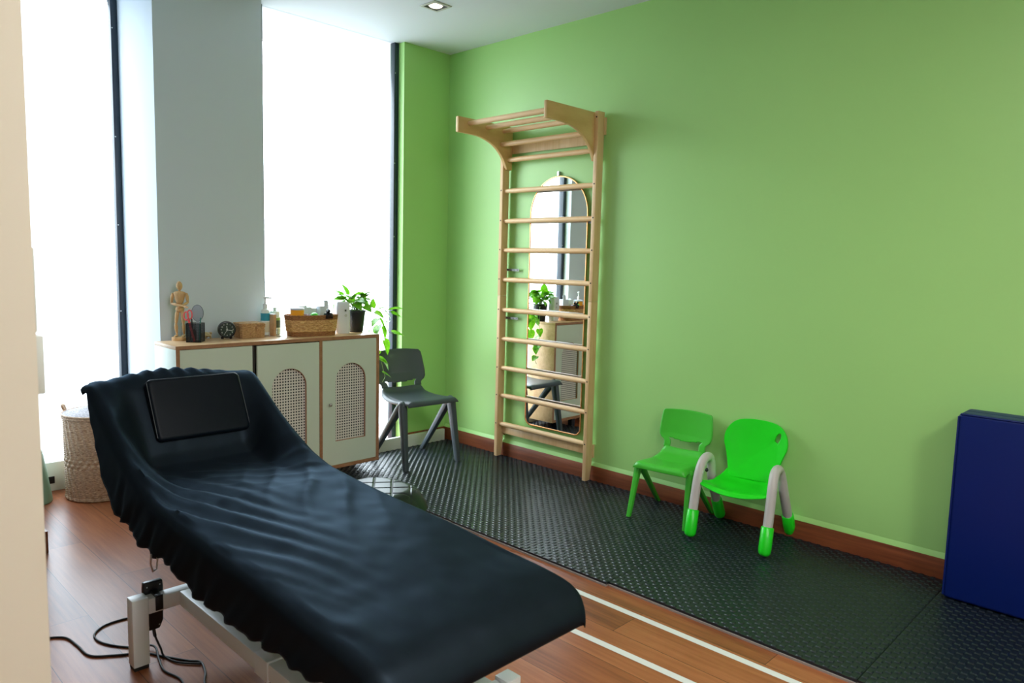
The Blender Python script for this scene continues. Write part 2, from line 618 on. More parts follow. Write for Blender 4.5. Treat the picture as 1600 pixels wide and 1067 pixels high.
bb = struct('baseboard_right', G().box(-0.012, -0.0002, -6.1, -0.0002, 0, 0.108), M['skirting'], bevel=0.002)
struct('baseboard_back', G().box(-0.405, -0.0125, -0.012, -0.0002, 0, 0.108), M['skirting'], bevel=0.002)
struct('baseboard_left', G().box(-2.7148, -2.700, -0.465, 0.48, 0, 0.10).box(-4.9, -2.7152, -0.465, -0.4502, 0, 0.10), M['skirting'])
# painted ledge above the skirting board
struct('trim_3', G().prism([(0, 0.108), (-0.011, 0.1085), (-0.009, 0.114), (-0.0002, 0.132)], 'y', -6.1, -0.012), M['green_wall'], smooth=False)

# windows
def window(name, x0, x1, y, base, pane='glass'):
    w = bpy.data.objects.new(name, None)
    C.objects.link(w)
    w['kind'] = 'structure'
    for xa in (x0, x1 - 0.036):
        obj('window_frame', G().box(xa, xa + 0.036, y - 0.02, y + 0.03, base, H), M['black_frame'], w, bevel=0.002)
    gs = G()
    for x in (x0 + 0.03, x1 - 0.03):
        for z in (0.5, 1.0, 1.5, 2.0, 2.6):
            gs.add([(x + 0.004 * math.cos(a), y - 0.0215, z + 0.004 * math.sin(a)) for a in [2 * PI * i / 8 for i in range(8)]], [tuple(range(8))])
    obj('frame_screw', gs, M['steel'], w)
    obj('window_pane', G().box(x0 + 0.036, x1 - 0.036, y, y + 0.008, base, H), M[pane], w)
    return w


window('window_1', -1.427, -0.405, 0.08, 0.0)
window('window_2', -2.715, -2.03, 0.54, 0.0, 'glass_dimmed')
# pale fins of the facade outside, upper half only
struct('trim_4', G().box(0.536, 0.72, 1.5, 1.56, 2.09, 4.6), M['ext'])
# white trunking along the windows
struct('trim_1', G().box(-1.42, -0.030, -0.040, -0.0125, 0.0, 0.098), M['trim_white'], bevel=0.003)
t2 = struct('trim_2', G().box(-2.700, -2.035, 0.495, 0.53, 0.0, 0.165), M['trim_white'], bevel=0.003)
obj('floor_socket', G().box(-2.50, -2.44, 0.488, 0.4945, 0.045, 0.085), M['black_plastic'], bevel=0.002, parent=t2)

# switch plates on the end face of the entrance wall
o = thing('wall_switch', 'grey switch plate on the edge of the beige entrance wall, upper of two', 'switch', (-3.2408, -2.80, 1.28))
obj('switch_plate', G().box(0, 0.006, -0.035, 0.035, -0.066, 0.062), M['switch'], o, bevel=0.002)
obj('rocker', G().box(0.006, 0.010, -0.014, 0.014, -0.02, 0.02), M['trim_white'], o, bevel=0.002)
o = thing('wall_switch', 'thicker grey switch box on the edge of the beige wall, just below another plate', 'switch', (-3.2408, -2.80, 1.165))
obj('switch_plate', G().box(0, 0.013, -0.035, 0.035, -0.046, 0.044), M['switch'], o, bevel=0.002)
obj('rocker', G().box(0.013, 0.017, -0.012, 0.012, -0.018, 0.018), M['trim_white'], o, bevel=0.002)

# recessed ceiling downlight
o = thing('ceiling_light', 'square recessed downlight with a warm round lamp in the white ceiling', 'ceiling light', (-0.716, -0.702, H))
sq = lambda s: [(-s, -s), (s, -s), (s, s), (-s, s)]
obj('frame', G().plate(sq(0.066), sq(0.050), 'z', -0.006, -0.0002), M['switch'], o, bevel=0.001)
g = G()
g.add([(x, y, -0.0055) for x, y in sq(0.050)] + [(x, y, -0.0008) for x, y in sq(0.034)], [(0, 1, 5, 4), (1, 2, 6, 5), (2, 3, 7, 6), (3, 0, 4, 7)])
obj('bezel', g, M['can'], o, smooth=False)
g = G()
g.lathe([(0.038, -0.001), (0.038, -0.0035), (0.030, -0.0075), (0.0005, -0.009)], 24)
obj('lamp', g, M['lamp'], o)

# ------------------------------------------------------------------ foam mats and floor tape
def foam_mat(y0, y1, x0, label, dz=0.0):
    root = thing('foam_mat', label, 'foam mat', (0, 0, 0), 0, 'interlocking black foam mats along the green wall')
    x1, top = -0.0135, 0.0165 + dz
    nx, ny = int(round((x1 - x0) / 0.0225)), max(4, int(round((y1 - y0) / 0.0225)))
    ts = np.array([0.0, 0.05, 0.17, 0.83, 0.95])
    ux = np.append((np.arange(nx)[:, None] + ts[None, :]).ravel(), nx)
    uy = np.append((np.arange(ny)[:, None] + ts[None, :]).ravel(), ny)
    ix, iy = np.minimum(ux.astype(int), nx - 1), np.minimum(uy.astype(int), ny - 1)
    fx, fy = ux - ix, uy - iy
    prof = lambda f: np.where(np.abs(f - 0.5) < 0.38, 1.0, 0.0)
    par = (ix[:, None] + iy[None, :]) % 2
    h = np.where(par == 0, prof(fx)[:, None] * prof(fy)[None, :], 0.0)
    h[0, :] = h[-1, :] = 0
    h[:, 0] = h[:, -1] = 0
    XX = x0 + (x1 - x0) * ux / nx
    YY = y0 + (y1 - y0) * uy / ny
    a, b = len(ux), len(uy)
    v = np.zeros((a, b, 3))
    v[..., 0] = XX[:, None]
    v[..., 1] = YY[None, :]
    v[..., 2] = top + 0.0040 * h
    idx = np.arange(a * b).reshape(a, b)
    q = np.stack([idx[:-1, :-1], idx[1:, :-1], idx[1:, 1:], idx[:-1, 1:]], -1).reshape(-1, 4)
    # skirt down to the floor
    ring = np.concatenate([idx[:, 0], idx[-1, 1:], idx[-2::-1, -1], idx[0, -2:0:-1]])
    low = v.reshape(-1, 3)[ring].copy()
    low[:, 2] = 0.0075
    n0 = a * b
    k = np.arange(len(ring))
    k2 = (k + 1) % len(ring)
    q2 = np.stack([ring, n0 + k, n0 + k2, ring[k2]], -1)
    me = bpy.data.meshes.new('weave_top')
    me.from_pydata(np.concatenate([v.reshape(-1, 3), low]).tolist(), [], np.concatenate([q, q2]).tolist())
    me.polygons.foreach_set('use_smooth', [True] * len(me.polygons))
    me.set_sharp_from_angle(angle=math.radians(50))
    me.materials.append(M['mat'])
    ob = bpy.data.objects.new('weave_top', me)
    C.objects.link(ob)
    ob.parent = root
    # underside layer with jigsaw teeth along the room edge
    obj('backing', G().box(x0 - 0.005, x1, y0, y1, 0.0, 0.0075), M['mat_base'], root)
    return root


foam_mat(-0.372, -0.045, -1.108, 'narrow strip of black foam mat along the white window trunking in the corner')
foam_mat(-1.372, -0.375, -1.118, 'black woven-pattern foam mat in front of the wooden climbing frame')
foam_mat(-2.368, -1.375, -1.123, 'black foam mat running from the climbing frame to the plain green chair')
foam_mat(-3.368, -2.371, -1.108, 'black foam mat beneath the green armchair with grey tube arms')
foam_mat(-4.40, -3.371, -1.104, 'black foam mat beneath the blue leaning crash mat')
# curled corner of the mat where two tiles meet
def tape(x0, x1, y0, y1, w, label):
    g = G().hexa([(x0 - w / 2, y0, 0.0001), (x0 + w / 2, y0, 0.0001), (x1 + w / 2, y1, 0.0001), (x1 - w / 2, y1, 0.0001)],
                 [(x0 - w / 2, y0, 0.0009), (x0 + w / 2, y0, 0.0009), (x1 + w / 2, y1, 0.0009), (x1 - w / 2, y1, 0.0009)])
    tag(obj('floor_tape', g, M['tape'], smooth=False), label, 'floor tape', 'white tape lines on the floor')


tape(-1.238, -1.258, -3.9, -1.2, 0.030, 'white tape line on the floor running closest to the foam mats')
tape(-1.470, -1.530, -3.9, -1.95, 0.030, 'white tape line emerging from under the foot of the treatment table')

# ------------------------------------------------------------------ wall ladder with pull-up arms
LY0, LY1 = -1.415, -0.615       # outer faces of the stiles
root = thing('climbing_frame', 'tall pale wooden wall ladder with an overhanging monkey-bar top', 'climbing frame', (0, 0, 0))
def stile(ya, yb):
    g = G()
    g.prism([(-0.078, 0.0225), (-0.035, 0.0225), (-0.018, 0.135), (-0.018, 1.118), (-0.078, 1.118)], 'y', ya, yb)
    g.prism([(-0.078, 1.1195), (-0.018, 1.1195), (-0.018, 2.228), (-0.078, 2.228)], 'y', ya, yb)
    return g
zs = [0.247, 0.443, 0.632, 0.829, 1.024, 1.226, 1.421, 1.612, 1.808, 2.008]
for ya, yb, s in ((LY0, LY0 + 0.026, -1), (LY1 - 0.026, LY1, 1)):
    st = obj('stile', stile(ya, yb), M['beech'], root, bevel=0.002)
    for z in zs[:-1] + [2.19]:
        g = G().lathe([(0.0045, 0.0), (0.0045, 0.0012), (0.002, 0.0016)], 8)
        g.move(Matrix.Translation((-0.0782, (ya + yb) / 2, z + 0.004)) @ Matrix.Rotation(-PI / 2, 4, 'Y'))
        obj('screw', g, M['screw'], st)
def dowel(x, z, r=0.0165, y0=LY0 + 0.0262, y1=LY1 - 0.0262):
    n = 9
    pts, rs = [], []
    for i in range(n):
        t = i / (n - 1)
        pts.append((x, y0 + (y1 - y0) * t, z))
        rs.append(r * (0.86 if i in (0, n - 1) else 1.0))
    obj('rung', G().tube(pts, rs, 14), M['beech_rung'], root)
for z in zs[:-1]:
    dowel(-0.050, z)
# side arms, inboard of the stiles
arm = [(-0.495, 2.222), (-0.018, 2.222), (-0.018, 1.945), (-0.066, 1.945)]
cv = bez((-0.066, 1.945), (-0.105, 2.05), (-0.20, 2.125), (-0.375, 2.128), 14)
arm += cv[1:] + [(-0.495, 2.128)]
for ya, yb in ((LY0 + 0.0265, LY0 + 0.0495), (LY1 - 0.0495, LY1 - 0.0265)):
    obj('side_arm', G().prism(arm, 'y', ya, yb), M['beech_ply'], root, bevel=0.0025, angle=25)
for x, z in ((-0.405, 2.190), (-0.25, 2.188), (-0.10, 2.186), (-0.115, 2.10), (-0.052, 2.008)):
    dowel(x, z, 0.0165, LY0 + 0.0497, LY1 - 0.0497)
obj('cross_plank', G().box(-0.018, -0.0135, LY0 + 0.027, LY1 - 0.027, 2.05, 2.115).box(-0.0135, -0.0008, LY0 + 0.08, LY1 - 0.08, 2.055, 2.11), M['beech'], root)
obj('cross_plank', G().box(-0.034, -0.016, LY0 + 0.027, LY1 - 0.027, 0.178, 0.224), M['beech'], root, bevel=0.002)
for y0, y1, z in ((-0.6415, -0.755, 1.292), (-0.6415, -0.755, 0.970), (-1.388, -1.325, 1.594)):
    g = G().box(-0.021, -0.0185, min(y0, y1), max(y0, y1), z - 0.008, z + 0.008)
    b = obj('metal_bracket', g, M['zinc'], root)
    for k in range(4):
        y = min(y0, y1) + abs(y1 - y0) * (k + 0.5) / 4
        obj('screw', G().box(-0.0222, -0.0212, y - 0.003, y + 0.003, z - 0.003, z + 0.003), M['screw'], b)
for ya, yb in ((LY0 - 0.004, LY0 + 0.03), (LY1 - 0.03, LY1 + 0.004)):
    for za, zb in ((2.10, 2.20), (0.16, 0.24)):
        obj('wall_block', G().box(-0.0175, -0.0008, ya, yb, za, zb), M['beech'], root, bevel=0.001)

# arched mirror
root = thing('wall_mirror', 'tall arched mirror with thin copper rim on the green wall behind the ladder', 'mirror', (0, 0, 0))
def rounded_arch(cy, w, z0, z1, rc=0.05, n=22, m=6):
    r = w / 2
    pts = [(cy + r * math.cos(a), z1 - r + r * math.sin(a)) for a in [PI * i / n for i in range(n + 1)]]
    pts += [(cy - r + rc - rc * math.cos(a), z0 + rc - rc * math.sin(a)) for a in [PI / 2 * i / m for i in range(m + 1)]]
    pts += [(cy + r - rc + rc * math.sin(a), z0 + rc - rc * math.cos(a)) for a in [PI / 2 * i / m for i in range(m + 1)]]
    return pts
MO = rounded_arch(-1.079, 0.478, 0.272, 1.885)
MI = rounded_arch(-1.079, 0.462, 0.280, 1.877, 0.044)
obj('rim', G().plate(MO, MI, 'x', -0.020, -0.0132), M['copper'], root, bevel=0.0015)
obj('mirror_glass', G().prism(MI, 'x', -0.0165, -0.0132), M['mirror'], root, smooth=False)
obj('hanging_hook', G().box(-0.018, -0.0003, -1.073, -1.059, 1.886, 1.912), M['steel'], root)

# ------------------------------------------------------------------ chairs
def stack_chair(name, label, mat, loc, rz, w=0.40, seat_h=0.44, top=0.75, depth=0.38, foot_w=0.41, foot_d=0.41, legr=0.017, solid=0.007, lean=0.06, curve=0.028, slot=0.042):
    """moulded one-piece chair with A-shaped legs; faces local -y"""
    root = thing(name, label, 'chair', loc, rz)
    hw = w / 2
    yb, yf = depth * 0.42, -depth * 0.58
    # seat: grid from front lip to the bend under the backrest
    prof_s = spline([(yf - 0.002, seat_h - 0.024), (yf + 0.002, seat_h - 0.006), (yf + 0.03, seat_h + 0.001), (yf + 0.16, seat_h - 0.010), (yb - 0.10, seat_h - 0.008),
                     (yb - 0.03, seat_h + 0.008), (yb + 0.002, seat_h + 0.041)], 5)
    ns = len(prof_s)
    def fs(u, v):
        k = v * (ns - 1)
        i = min(int(k), ns - 2)
        t = k - i
        y = prof_s[i][0] * (1 - t) + prof_s[i + 1][0] * t
        z = prof_s[i][1] * (1 - t) + prof_s[i + 1][1] * t
        s = (u - 0.5) * 2
        ww = hw * (0.97 if v < 0.5 else 0.97 - 0.17 * ((v - 0.5) / 0.5) ** 1.5)
        rc = 0.93 if v < 0.04 else 1.0
        side = max(0, abs(s) - 0.82) / 0.18
        return (s * ww * rc, y, z - 0.022 * side ** 2 * min(1.0, v / 0.15) + 0.008 * (s * s) * (1 if v > 0.3 else v / 0.3))
    obj('seat', G().grid(21, ns, fs), mat, root, solid=solid, angle=60)
    # backrest: two uprights, then a curved panel
    z0, z1 = seat_h + 0.040, top
    kk = (top - seat_h) / 0.28
    nu, nv = 33, 41
    def fb(u, v):
        z = z0 + (z1 - z0) * v
        s = (u - 0.5) * 2
        wz = hw * interp((z - z0) / kk, [0, slot - .025, slot - .015, slot - .001, slot + .018, slot + .053, .19, .225, .24], [.79, .78, .80, .92, .985, 1.0, .96, .93, .85])
        y = yb + 0.004 + lean * v ** 1.1 + curve * (1 - s * s) * min(1, 0.25 + v * 2)
        return (s * wz, y, z + 0.010 * kk * (1 - s * s) * max(0, (v - 0.9) / 0.1))
    vs = [fb(i / (nu - 1), j / (nv - 1)) for j in range(nv) for i in range(nu)]
    fcs = []
    for j in range(nv - 1):
        for i in range(nu - 1):
            um = abs(((i + 0.5) / (nu - 1) - 0.5) * 2)
            zz = (z1 - z0) * (j + 0.5) / (nv - 1) / kk
            if zz < slot - 0.012 * (1 - (um / 0.66) ** 2) and zz > 0.002 and um < 0.66:
                continue
            fcs.append((j * nu + i, j * nu + i + 1, (j + 1) * nu + i + 1, (j + 1) * nu + i))
    obj('backrest', G().add(vs, fcs), mat, root, solid=solid, angle=60)
    # legs: front and rear leg of each side meet in a hub under the seat
    for s in (-1, 1):
        hx, hy, hz = s * hw * 0.95, yf + depth * 0.20, seat_h - 0.030
        for yy, fr in ((-foot_d / 2, True), (foot_d / 2, False)):
            fx = s * foot_w / 2
            g = G()
            a, b = Vector((hx, hy + (0.0 if fr else 0.012), hz + 0.012)), Vector((fx, yy, 0.0))
            d = (b - a)
            rings = []
            for t, rr in ((0, 1.25), (0.06, 1.35), (0.5, 1.12), (1.0, 0.92)):
                p = a + d * t
                ry, rx = legr * rr, legr * 0.85 * rr
                ring = []
                for k in range(12):
                    an = 2 * PI * (k + 0.5) / 12
                    cx, cy = math.cos(an), math.sin(an)
                    q = (abs(cx) ** 4 + abs(cy) ** 4) ** -0.25
                    ring.append((p.x + rx * cx * q, p.y + ry * cy * q, p.z))
                rings.append(ring)
            g.loft(rings)
            lg = obj('leg', g, mat, root, angle=45)
            if fr:
                obj('hub', G().ell((hx, hy + 0.006, hz + 0.006), (legr * 1.1, legr * 1.75, legr * 1.5)), mat, lg)
    return root


stack_chair('plastic_chair', 'charcoal grey moulded plastic chair in the window corner', M['grey_plastic'], (-0.545, -0.335, 0.0215), math.radians(-4), w=0.400, seat_h=0.425, top=0.705,
            depth=0.37, foot_w=0.41, foot_d=0.41, legr=0.0205)
stack_chair('kids_chair', 'plain grass green small plastic chair without arms beside the green wall', M['green_plastic'], (-0.196, -2.095, 0.0215), math.radians(-90 + 6.6 - 0), w=0.305, seat_h=0.292, top=0.535,
            depth=0.29, foot_w=0.318, foot_d=0.345, legr=0.0145, solid=0.006, lean=0.026, curve=0.014, slot=0.060)

# child's armchair with thick tube arms
root = thing('kids_armchair', 'bright green small armchair with grey tube arms and green feet', 'chair', (-0.200, -2.497, 0.0245), math.radians(-90 + 6.5))
def seat_fn(u, v):
    s = (u - 0.5) * 2
    y = -0.165 + 0.29 * v - 0.012 * math.cos(s * PI) * (1 - v)
    w = 0.165 * interp(v, [0, 0.12, 0.3, 0.42, 0.6, 1], [0.93, 1.0, 0.93, 0.88, 0.90, 0.80])
    if v < 0.2 and abs(s) > 0.8:
        w *= 1.12 if 0.02 < v else 0.98
    z = 0.256 - 0.018 * v * (1 - v) * 4 + 0.022 * (abs(s) ** 3) - 0.020 * max(0, 1 - v / 0.08) + 0.016 * v ** 5
    return (s * w, y, z)
obj('seat', G().grid(33, 25, seat_fn), M['lime_plastic'], root, solid=0.009, subsurf=1, angle=70)
# backrest with grip hole
def back_outline(n=56):
    left = [(-0.118, 0.262), (-0.121, 0.30), (-0.142, 0.38), (-0.160, 0.44), (-0.150, 0.495), (-0.112, 0.537), (-0.05, 0.553)]
    pts = left + [(-x, z) for x, z in reversed(left)]
    sp = spline(pts, 4)
    return sp
bo = back_outline()
def bend(x, z):
    v = (z - 0.262) / 0.29
    return 0.118 + 0.055 * v - 0.020 * (x / 0.16) ** 2 + 0.018 * (1 - v) ** 3 * -1
cx0, cz0 = 0.108, 0.478
n = len(bo)
hole = []
for (x, z) in bo:
    a = math.atan2(z - cz0, x - cx0)
    # slanted oval
    ca, sa = math.cos(0.32), math.sin(0.32)
    dx, dz = math.cos(a), math.sin(a)
    px, pz = dx * ca - dz * sa, dx * sa + dz * ca
    r = 1 / math.sqrt((px / 0.013) ** 2 + (pz / 0.030) ** 2)
    hole.append((cx0 + dx * r, cz0 + dz * r))
rings = []
for k in range(9):
    t = k / 8
    rings.append([(h[0] * (1 - t) + p[0] * t, h[1] * (1 - t) + p[1] * t) for h, p in zip(hole, bo)])
vs = [(x, bend(x, z), z) for r in rings for x, z in r]
fcs = [(k * n + i, k * n + i + 1, (k + 1) * n + i + 1, (k + 1) * n + i) for k in range(8) for i in range(n - 1)]
fcs += [(k * n + n - 1, k * n, (k + 1) * n, (k + 1) * n + n - 1) for k in range(8)]
bk = obj('backrest', G().add(vs, fcs), M['lime_plastic'], root, solid=0.011, angle=70)
bv = bk.modifiers.new('round', 'BEVEL')
bv.width = 0.004
bv.segments = 2
for s in (-1, 1):
    x = s * 0.183
    path = spline([(x, -0.188, 0.02), (x, -0.150, 0.20), (x * 0.985, -0.122, 0.31), (x * 0.96, -0.085, 0.365), (x * 0.95, -0.03, 0.372), (x * 0.96, 0.012, 0.33), (x, 0.06, 0.22), (x, 0.185, 0.02)], 7)
    tb = obj('arm_tube', G().tube(path, 0.0225, 16), M['tube_grey'], root, angle=60)
    def foot(p, q, L):
        a, b = Vector(p), Vector(q)
        d = (b - a).normalized()
        pts = [a + d * (L * t) for t in (0.0, 0.03, 0.08, 0.16, 0.3, 0.97, 1.0)]
        return G().tube(pts, [0.010, 0.019, 0.0255, 0.0285, 0.0295, 0.0285, 0.0235], 16)
    obj('foot_sleeve', foot((x, -0.1925, 0.0), (x, -0.150, 0.20), 0.135), M['lime_plastic'], tb, angle=60, label='green rounded foot')
    obj('foot_sleeve', foot((x, 0.1975, 0.0), (x, 0.06, 0.22), 0.135), M['lime_plastic'], tb, angle=60, label='green rounded foot')
    obj('arm_bolt', G().ell((x - s * 0.022, -0.075, 0.315), (0.008, 0.010, 0.010)), M['black_plastic'], tb)

# blue folded crash mat leaning on the wall
root = thing('crash_mat', 'thick dark blue vinyl crash mat standing upright against the green wall', 'mat', (0, 0, 0.022))
obj('panel', G().box(-0.215, -0.125, -4.35, -3.392, 0, 0.765), M['bluemat'], root, bevel=0.014, seg=4)
obj('panel', G().box(-0.122, -0.030, -4.35, -3.388, 0, 0.762), M['bluemat'], root, bevel=0.014, seg=4)
obj('piping', G().tube([(-0.2125, -3.394, 0.012), (-0.2125, -3.394, 0.753)], 0.004, 8), M['bluemat'], root)
obj('piping', G().tube([(-0.2125, -3.40, 0.7625), (-0.2125, -4.345, 0.7625)], 0.004, 8), M['bluemat'], root)

# ------------------------------------------------------------------ treatment table
XL, XR, XC = -2.735, -2.10, -2.4175
HW = (XR - XL) / 2
table = thing('treatment_table', 'adjustable treatment table with a loose black cover and white steel base', 'treatment table', (XC, -2.1, 0))
inv = Matrix.Translation((-XC, 2.1, 0))
PY = [-1.165, -1.235, -1.35, -1.455, -1.555, -1.697, -1.83, -2.0, -2.15, -2.32, -2.48, -2.62, -2.75, -2.85, -2.94, -2.994, -3.026, -3.038]
PZ = [0.856, 0.868, 0.797, 0.733, 0.684, 0.623, 0.590, 0.577, 0.569, 0.563, 0.560, 0.552, 0.543, 0.540, 0.533, 0.522, 0.503, 0.472]
hemy = [-3.04, -2.85, -2.75, -2.63, -2.47, -2.29, -2.13, -1.99, -1.845, -1.735, -1.62, -1.50, -1.377, -1.32, -1.26, -1.205]
hemz = [0.430, 0.428, 0.416, 0.415, 0.398, 0.397, 0.393, 0.422, 0.417, 0.420, 0.446, 0.457, 0.550, 0.652, 0.757, 0.845]
prof = []
for i in range(len(PY) - 1):
    d = math.hypot(PY[i + 1] - PY[i], PZ[i + 1] - PZ[i])
    k = max(1, int(round(d / 0.012)))
    for j in range(k):
        t = j / k
        prof.append((PY[i] + (PY[i + 1] - PY[i]) * t, PZ[i] + (PZ[i + 1] - PZ[i]) * t))
prof.append((PY[-1], PZ[-1]))
pa = np.array(prof)
for _ in range(10):
    pa[1:-1] = (pa[:-2] + 2 * pa[1:-1] + pa[2:]) / 4
prof = [tuple(p) for p in pa]
prof = [(-1.188, 0.832), (-1.172, 0.840), (-1.164, 0.848)] + prof + [(-3.040, 0.458), (-3.037, 0.446), (-3.030, 0.436), (-3.020, 0.430)]
def fold(x, y):
    """height of the gathered folds at a point of the table top"""
    u = (x - XL) / (XR - XL)
    p = x * 0.957 + y * 0.29
    wob = 0.5 * vnoise(x * 5 + 3, y * 4)
    la = max(0.0, 1 - u / 0.62) ** 1.4 * interp(y, [-3.0, -2.85, -2.4, -1.7, -1.5], [0.0, 0.5, 1.0, 1.0, 0.3])
    f = la * 0.0160 * (abs(math.sin(p * 36 + 2.2 * wob)) ** 0.8 - 0.5 + 0.35 * math.sin(p * 83 + 4 * wob))
    # creases spreading from the bend of the backrest towards the foot
    q = x * 0.60 - y * 0.80
    ra = math.exp(-((u - 0.70) / 0.26) ** 2) * math.exp(-((y + 2.0) / 0.33) ** 2)
    f += ra * 0.0100 * ((1 - abs(math.sin((x * 0.876 - y * 0.483) * 30 + 1.8 * wob))) ** 2 - 0.3)
    r2 = math.exp(-((u - 0.62) / 0.35) ** 2) * math.exp(-((y + 1.70) / 0.16) ** 2)
    f += r2 * 0.0085 * ((1 - abs(math.sin((x * 0.55 + y * 0.83) * 34 + 2 * wob))) ** 2 - 0.3)
    f += 0.0030 * vnoise(x * 9, y * 6) + 0.0016 * vnoise(x * 23 + 5, y * 17)
    # bunched elastic at the head end
    hd = math.exp(-((y + 1.185) / 0.045) ** 2) * math.exp(-((u - 0.45) / 0.3) ** 2)
    f += hd * (0.026 + 0.006 * math.sin(x * 110 + 30 * y))
    return f
NT_, NS_ = 46, 12
g = G()
rows = []
for (y, z) in prof:
    hz = interp(y, hemy, hemz)
    if y > -1.235:
        hz = min(z - 0.010, 0.835)
    row = []
    rc = 0.030
    # plan rounding at the foot corners
    inset = 0.0
    if y < -2.97:
        inset = 0.045 * (1 - math.sqrt(max(0, 1 - (min(1, (-2.97 - y) / 0.075)) ** 2)))
    hw = HW - inset
    def side(s):
        out = []
        drop = max(0.0, z - rc - (hz + 0.005 * math.sin(y * 62 + 1.5 * vnoise(y * 6, 2)) * interp(y, [-2.95, -2.85, -1.6, -1.5], [0, 1, 1, 0])))
        for k in range(NS_, 0, -1):
            t = k / NS_
            zz = z - min(rc, max(0.002, z - hz)) * 0.9 - drop * t
            d = (z - zz)
            ph = (y * 0.93 + zz * 0.9 * (1 if s < 0 else -1)) * 46
            amp = 0.0065 * t * min(1, drop / 0.05) * interp(y, [-3.0, -2.9, -1.6, -1.45], [0.0, 0.7, 1, 0.25])
            xx = s * (hw - (0.012 if s > 0 else 0.0) * t * min(1, drop / 0.1) + amp * (math.sin(ph + 2 * vnoise(y * 8, 5)) + 0.4 * math.sin(ph * 2.3)))
            out.append((XC + xx, y + 0.0 * t, zz))
        for k in range(4):
            a = PI / 2 * (k + 0.5) / 4
            out.append((XC + s * (hw - rc + rc * math.cos(a)), y, z - min(rc, max(0.002, z - hz)) * (1 - math.sin(a))))
        return out
    row += side(-1)
    for k in range(NT_):
        s = -1 + 2 * k / (NT_ - 1)
        x = XC + s * (hw - rc)
        f = fold(x, y) if -2.99 < y else fold(x, y) * max(0, 1 - (-2.99 - y) / 0.04)
        crown = 0.010 * (1 - s * s) * interp(y, [-3.04, -2.95, -1.7, -1.5, -1.2], [0, 0.6, 0.6, -1.2, 0.6])
        if -1.95 < y < -1.21 and z > 0.5:
            zc = interp(y, [-1.95, -1.70, -1.55, -1.46, -1.42, -1.27, -1.235, -1.21], [0.580, 0.572, 0.572, 0.582, 0.610, 0.838, 0.862, 0.864])
            k2 = max(0.0, min(1.0, (1 - abs(s)) / 0.40))
            k2 = k2 * k2 * (3 - 2 * k2)
            z_ = z + (min(zc, z) - z) * k2
            crown = max(crown, 0)
        else:
            z_ = z
        row.append((x, y, z_ + f + crown))
    row += side(1)[::-1]
    rows.append(row)
nr = len(rows[0])
g.loft(rows, cap=False, closed=False)
g.move(inv)
obj('fitted_cover', g, M['cover'], table, solid=0.003, angle=80)
# padded sections below the cover
gp = G()
gp.hexa([(XL + 0.03, -1.44, 0.50), (XR - 0.03, -1.44, 0.50), (XR - 0.03, -3.005, 0.45), (XL + 0.03, -3.005, 0.45)],
        [(XL + 0.03, -1.44, 0.550), (XR - 0.03, -1.44, 0.550), (XR - 0.03, -3.005, 0.492), (XL + 0.03, -3.005, 0.492)])
obj('mattress_section', gp.move(inv), M['leather'], table, bevel=0.008)
gp = G()
gp.hexa([(XL + 0.03, -1.185, 0.785), (XR - 0.03, -1.185, 0.785), (XR - 0.03, -1.37, 0.505), (XL + 0.03, -1.37, 0.505)],
        [(XL + 0.03, -1.225, 0.838), (XR - 0.03, -1.225, 0.838), (XR - 0.03, -1.425, 0.545), (XL + 0.03, -1.425, 0.545)])
obj('mattress_section', gp.move(inv), M['leather'], table, bevel=0.008)
# steel base: end bars on legs, two long rails, lifting uprights and the upper frame
LX0, LX1 = -2.737, -2.098
LY_H, LY_F = -1.698, -2.83
for y in (LY_H, LY_F):
    for x in ((LX0, LX1) if y == LY_H else (-2.65, -2.185)):
        lg = obj('leg', G().box(x - 0.025, x + 0.025, y - 0.025, y + 0.025, 0.012, 0.237).move(inv), M['white_metal'], table, bevel=0.003)
        obj('foot_pad', G().box(x - 0.022, x + 0.022, y - 0.022, y + 0.022, 0.0, 0.0118).move(inv), M['rubber'], lg)
for y, xa, xb in ((LY_H, LX0, LX1), (LY_F, -2.65, -2.185)):
    obj('end_bar', G().box(xa + 0.0253, xb - 0.0253, y - 0.022, y + 0.022, 0.178, 0.228).move(inv), M['white_metal'], table, bevel=0.003)
for x in (-2.592, -2.243):
    obj('long_rail', G().box(x - 0.022, x + 0.022, LY_F + 0.0222, LY_H - 0.0222, 0.177, 0.227).move(inv), M['white_metal'], table, bevel=0.003)
obj('sleeve', G().box(-2.618, -2.566, -2.33, -2.255, 0.172, 0.233).move(inv), M['white_metal'], table, bevel=0.002)
for x in (-2.592, -2.243):
    g = G().hexa([(x + 0.03, -1.95, 0.20), (x + 0.055, -1.95, 0.20), (x + 0.055, -2.0, 0.20), (x + 0.03, -2.0, 0.20)],
                 [(x + 0.03, -2.60, 0.46), (x + 0.055, -2.60, 0.46), (x + 0.055, -2.65, 0.46), (x + 0.03, -2.65, 0.46)])
    obj('lift_arm', g.move(inv), M['white_metal'], table, bevel=0.002)
for x in (XL + 0.06, XR - 0.10):
    obj('upper_rail', G().box(x, x + 0.04, -2.72, -1.361, 0.445, 0.49).move(inv), M['white_metal'], table, bevel=0.003)
obj('upper_crossbar', G().box(XL + 0.1001, XR - 0.1001, -2.66, -2.60, 0.445, 0.49).move(inv), M['white_metal'], table, bevel=0.003)
for x in (XL + 0.06, XR - 0.10):
    g = G().hexa([(x, -1.36, 0.450), (x + 0.04, -1.36, 0.450), (x + 0.04, -1.36, 0.49), (x, -1.36, 0.49)],
           [(x, -1.165, 0.700), (x + 0.04, -1.165, 0.700), (x + 0.04, -1.165, 0.740), (x, -1.165, 0.740)])
    obj('backrest_rail', g.move(inv), M['white_metal'], table, bevel=0.003)
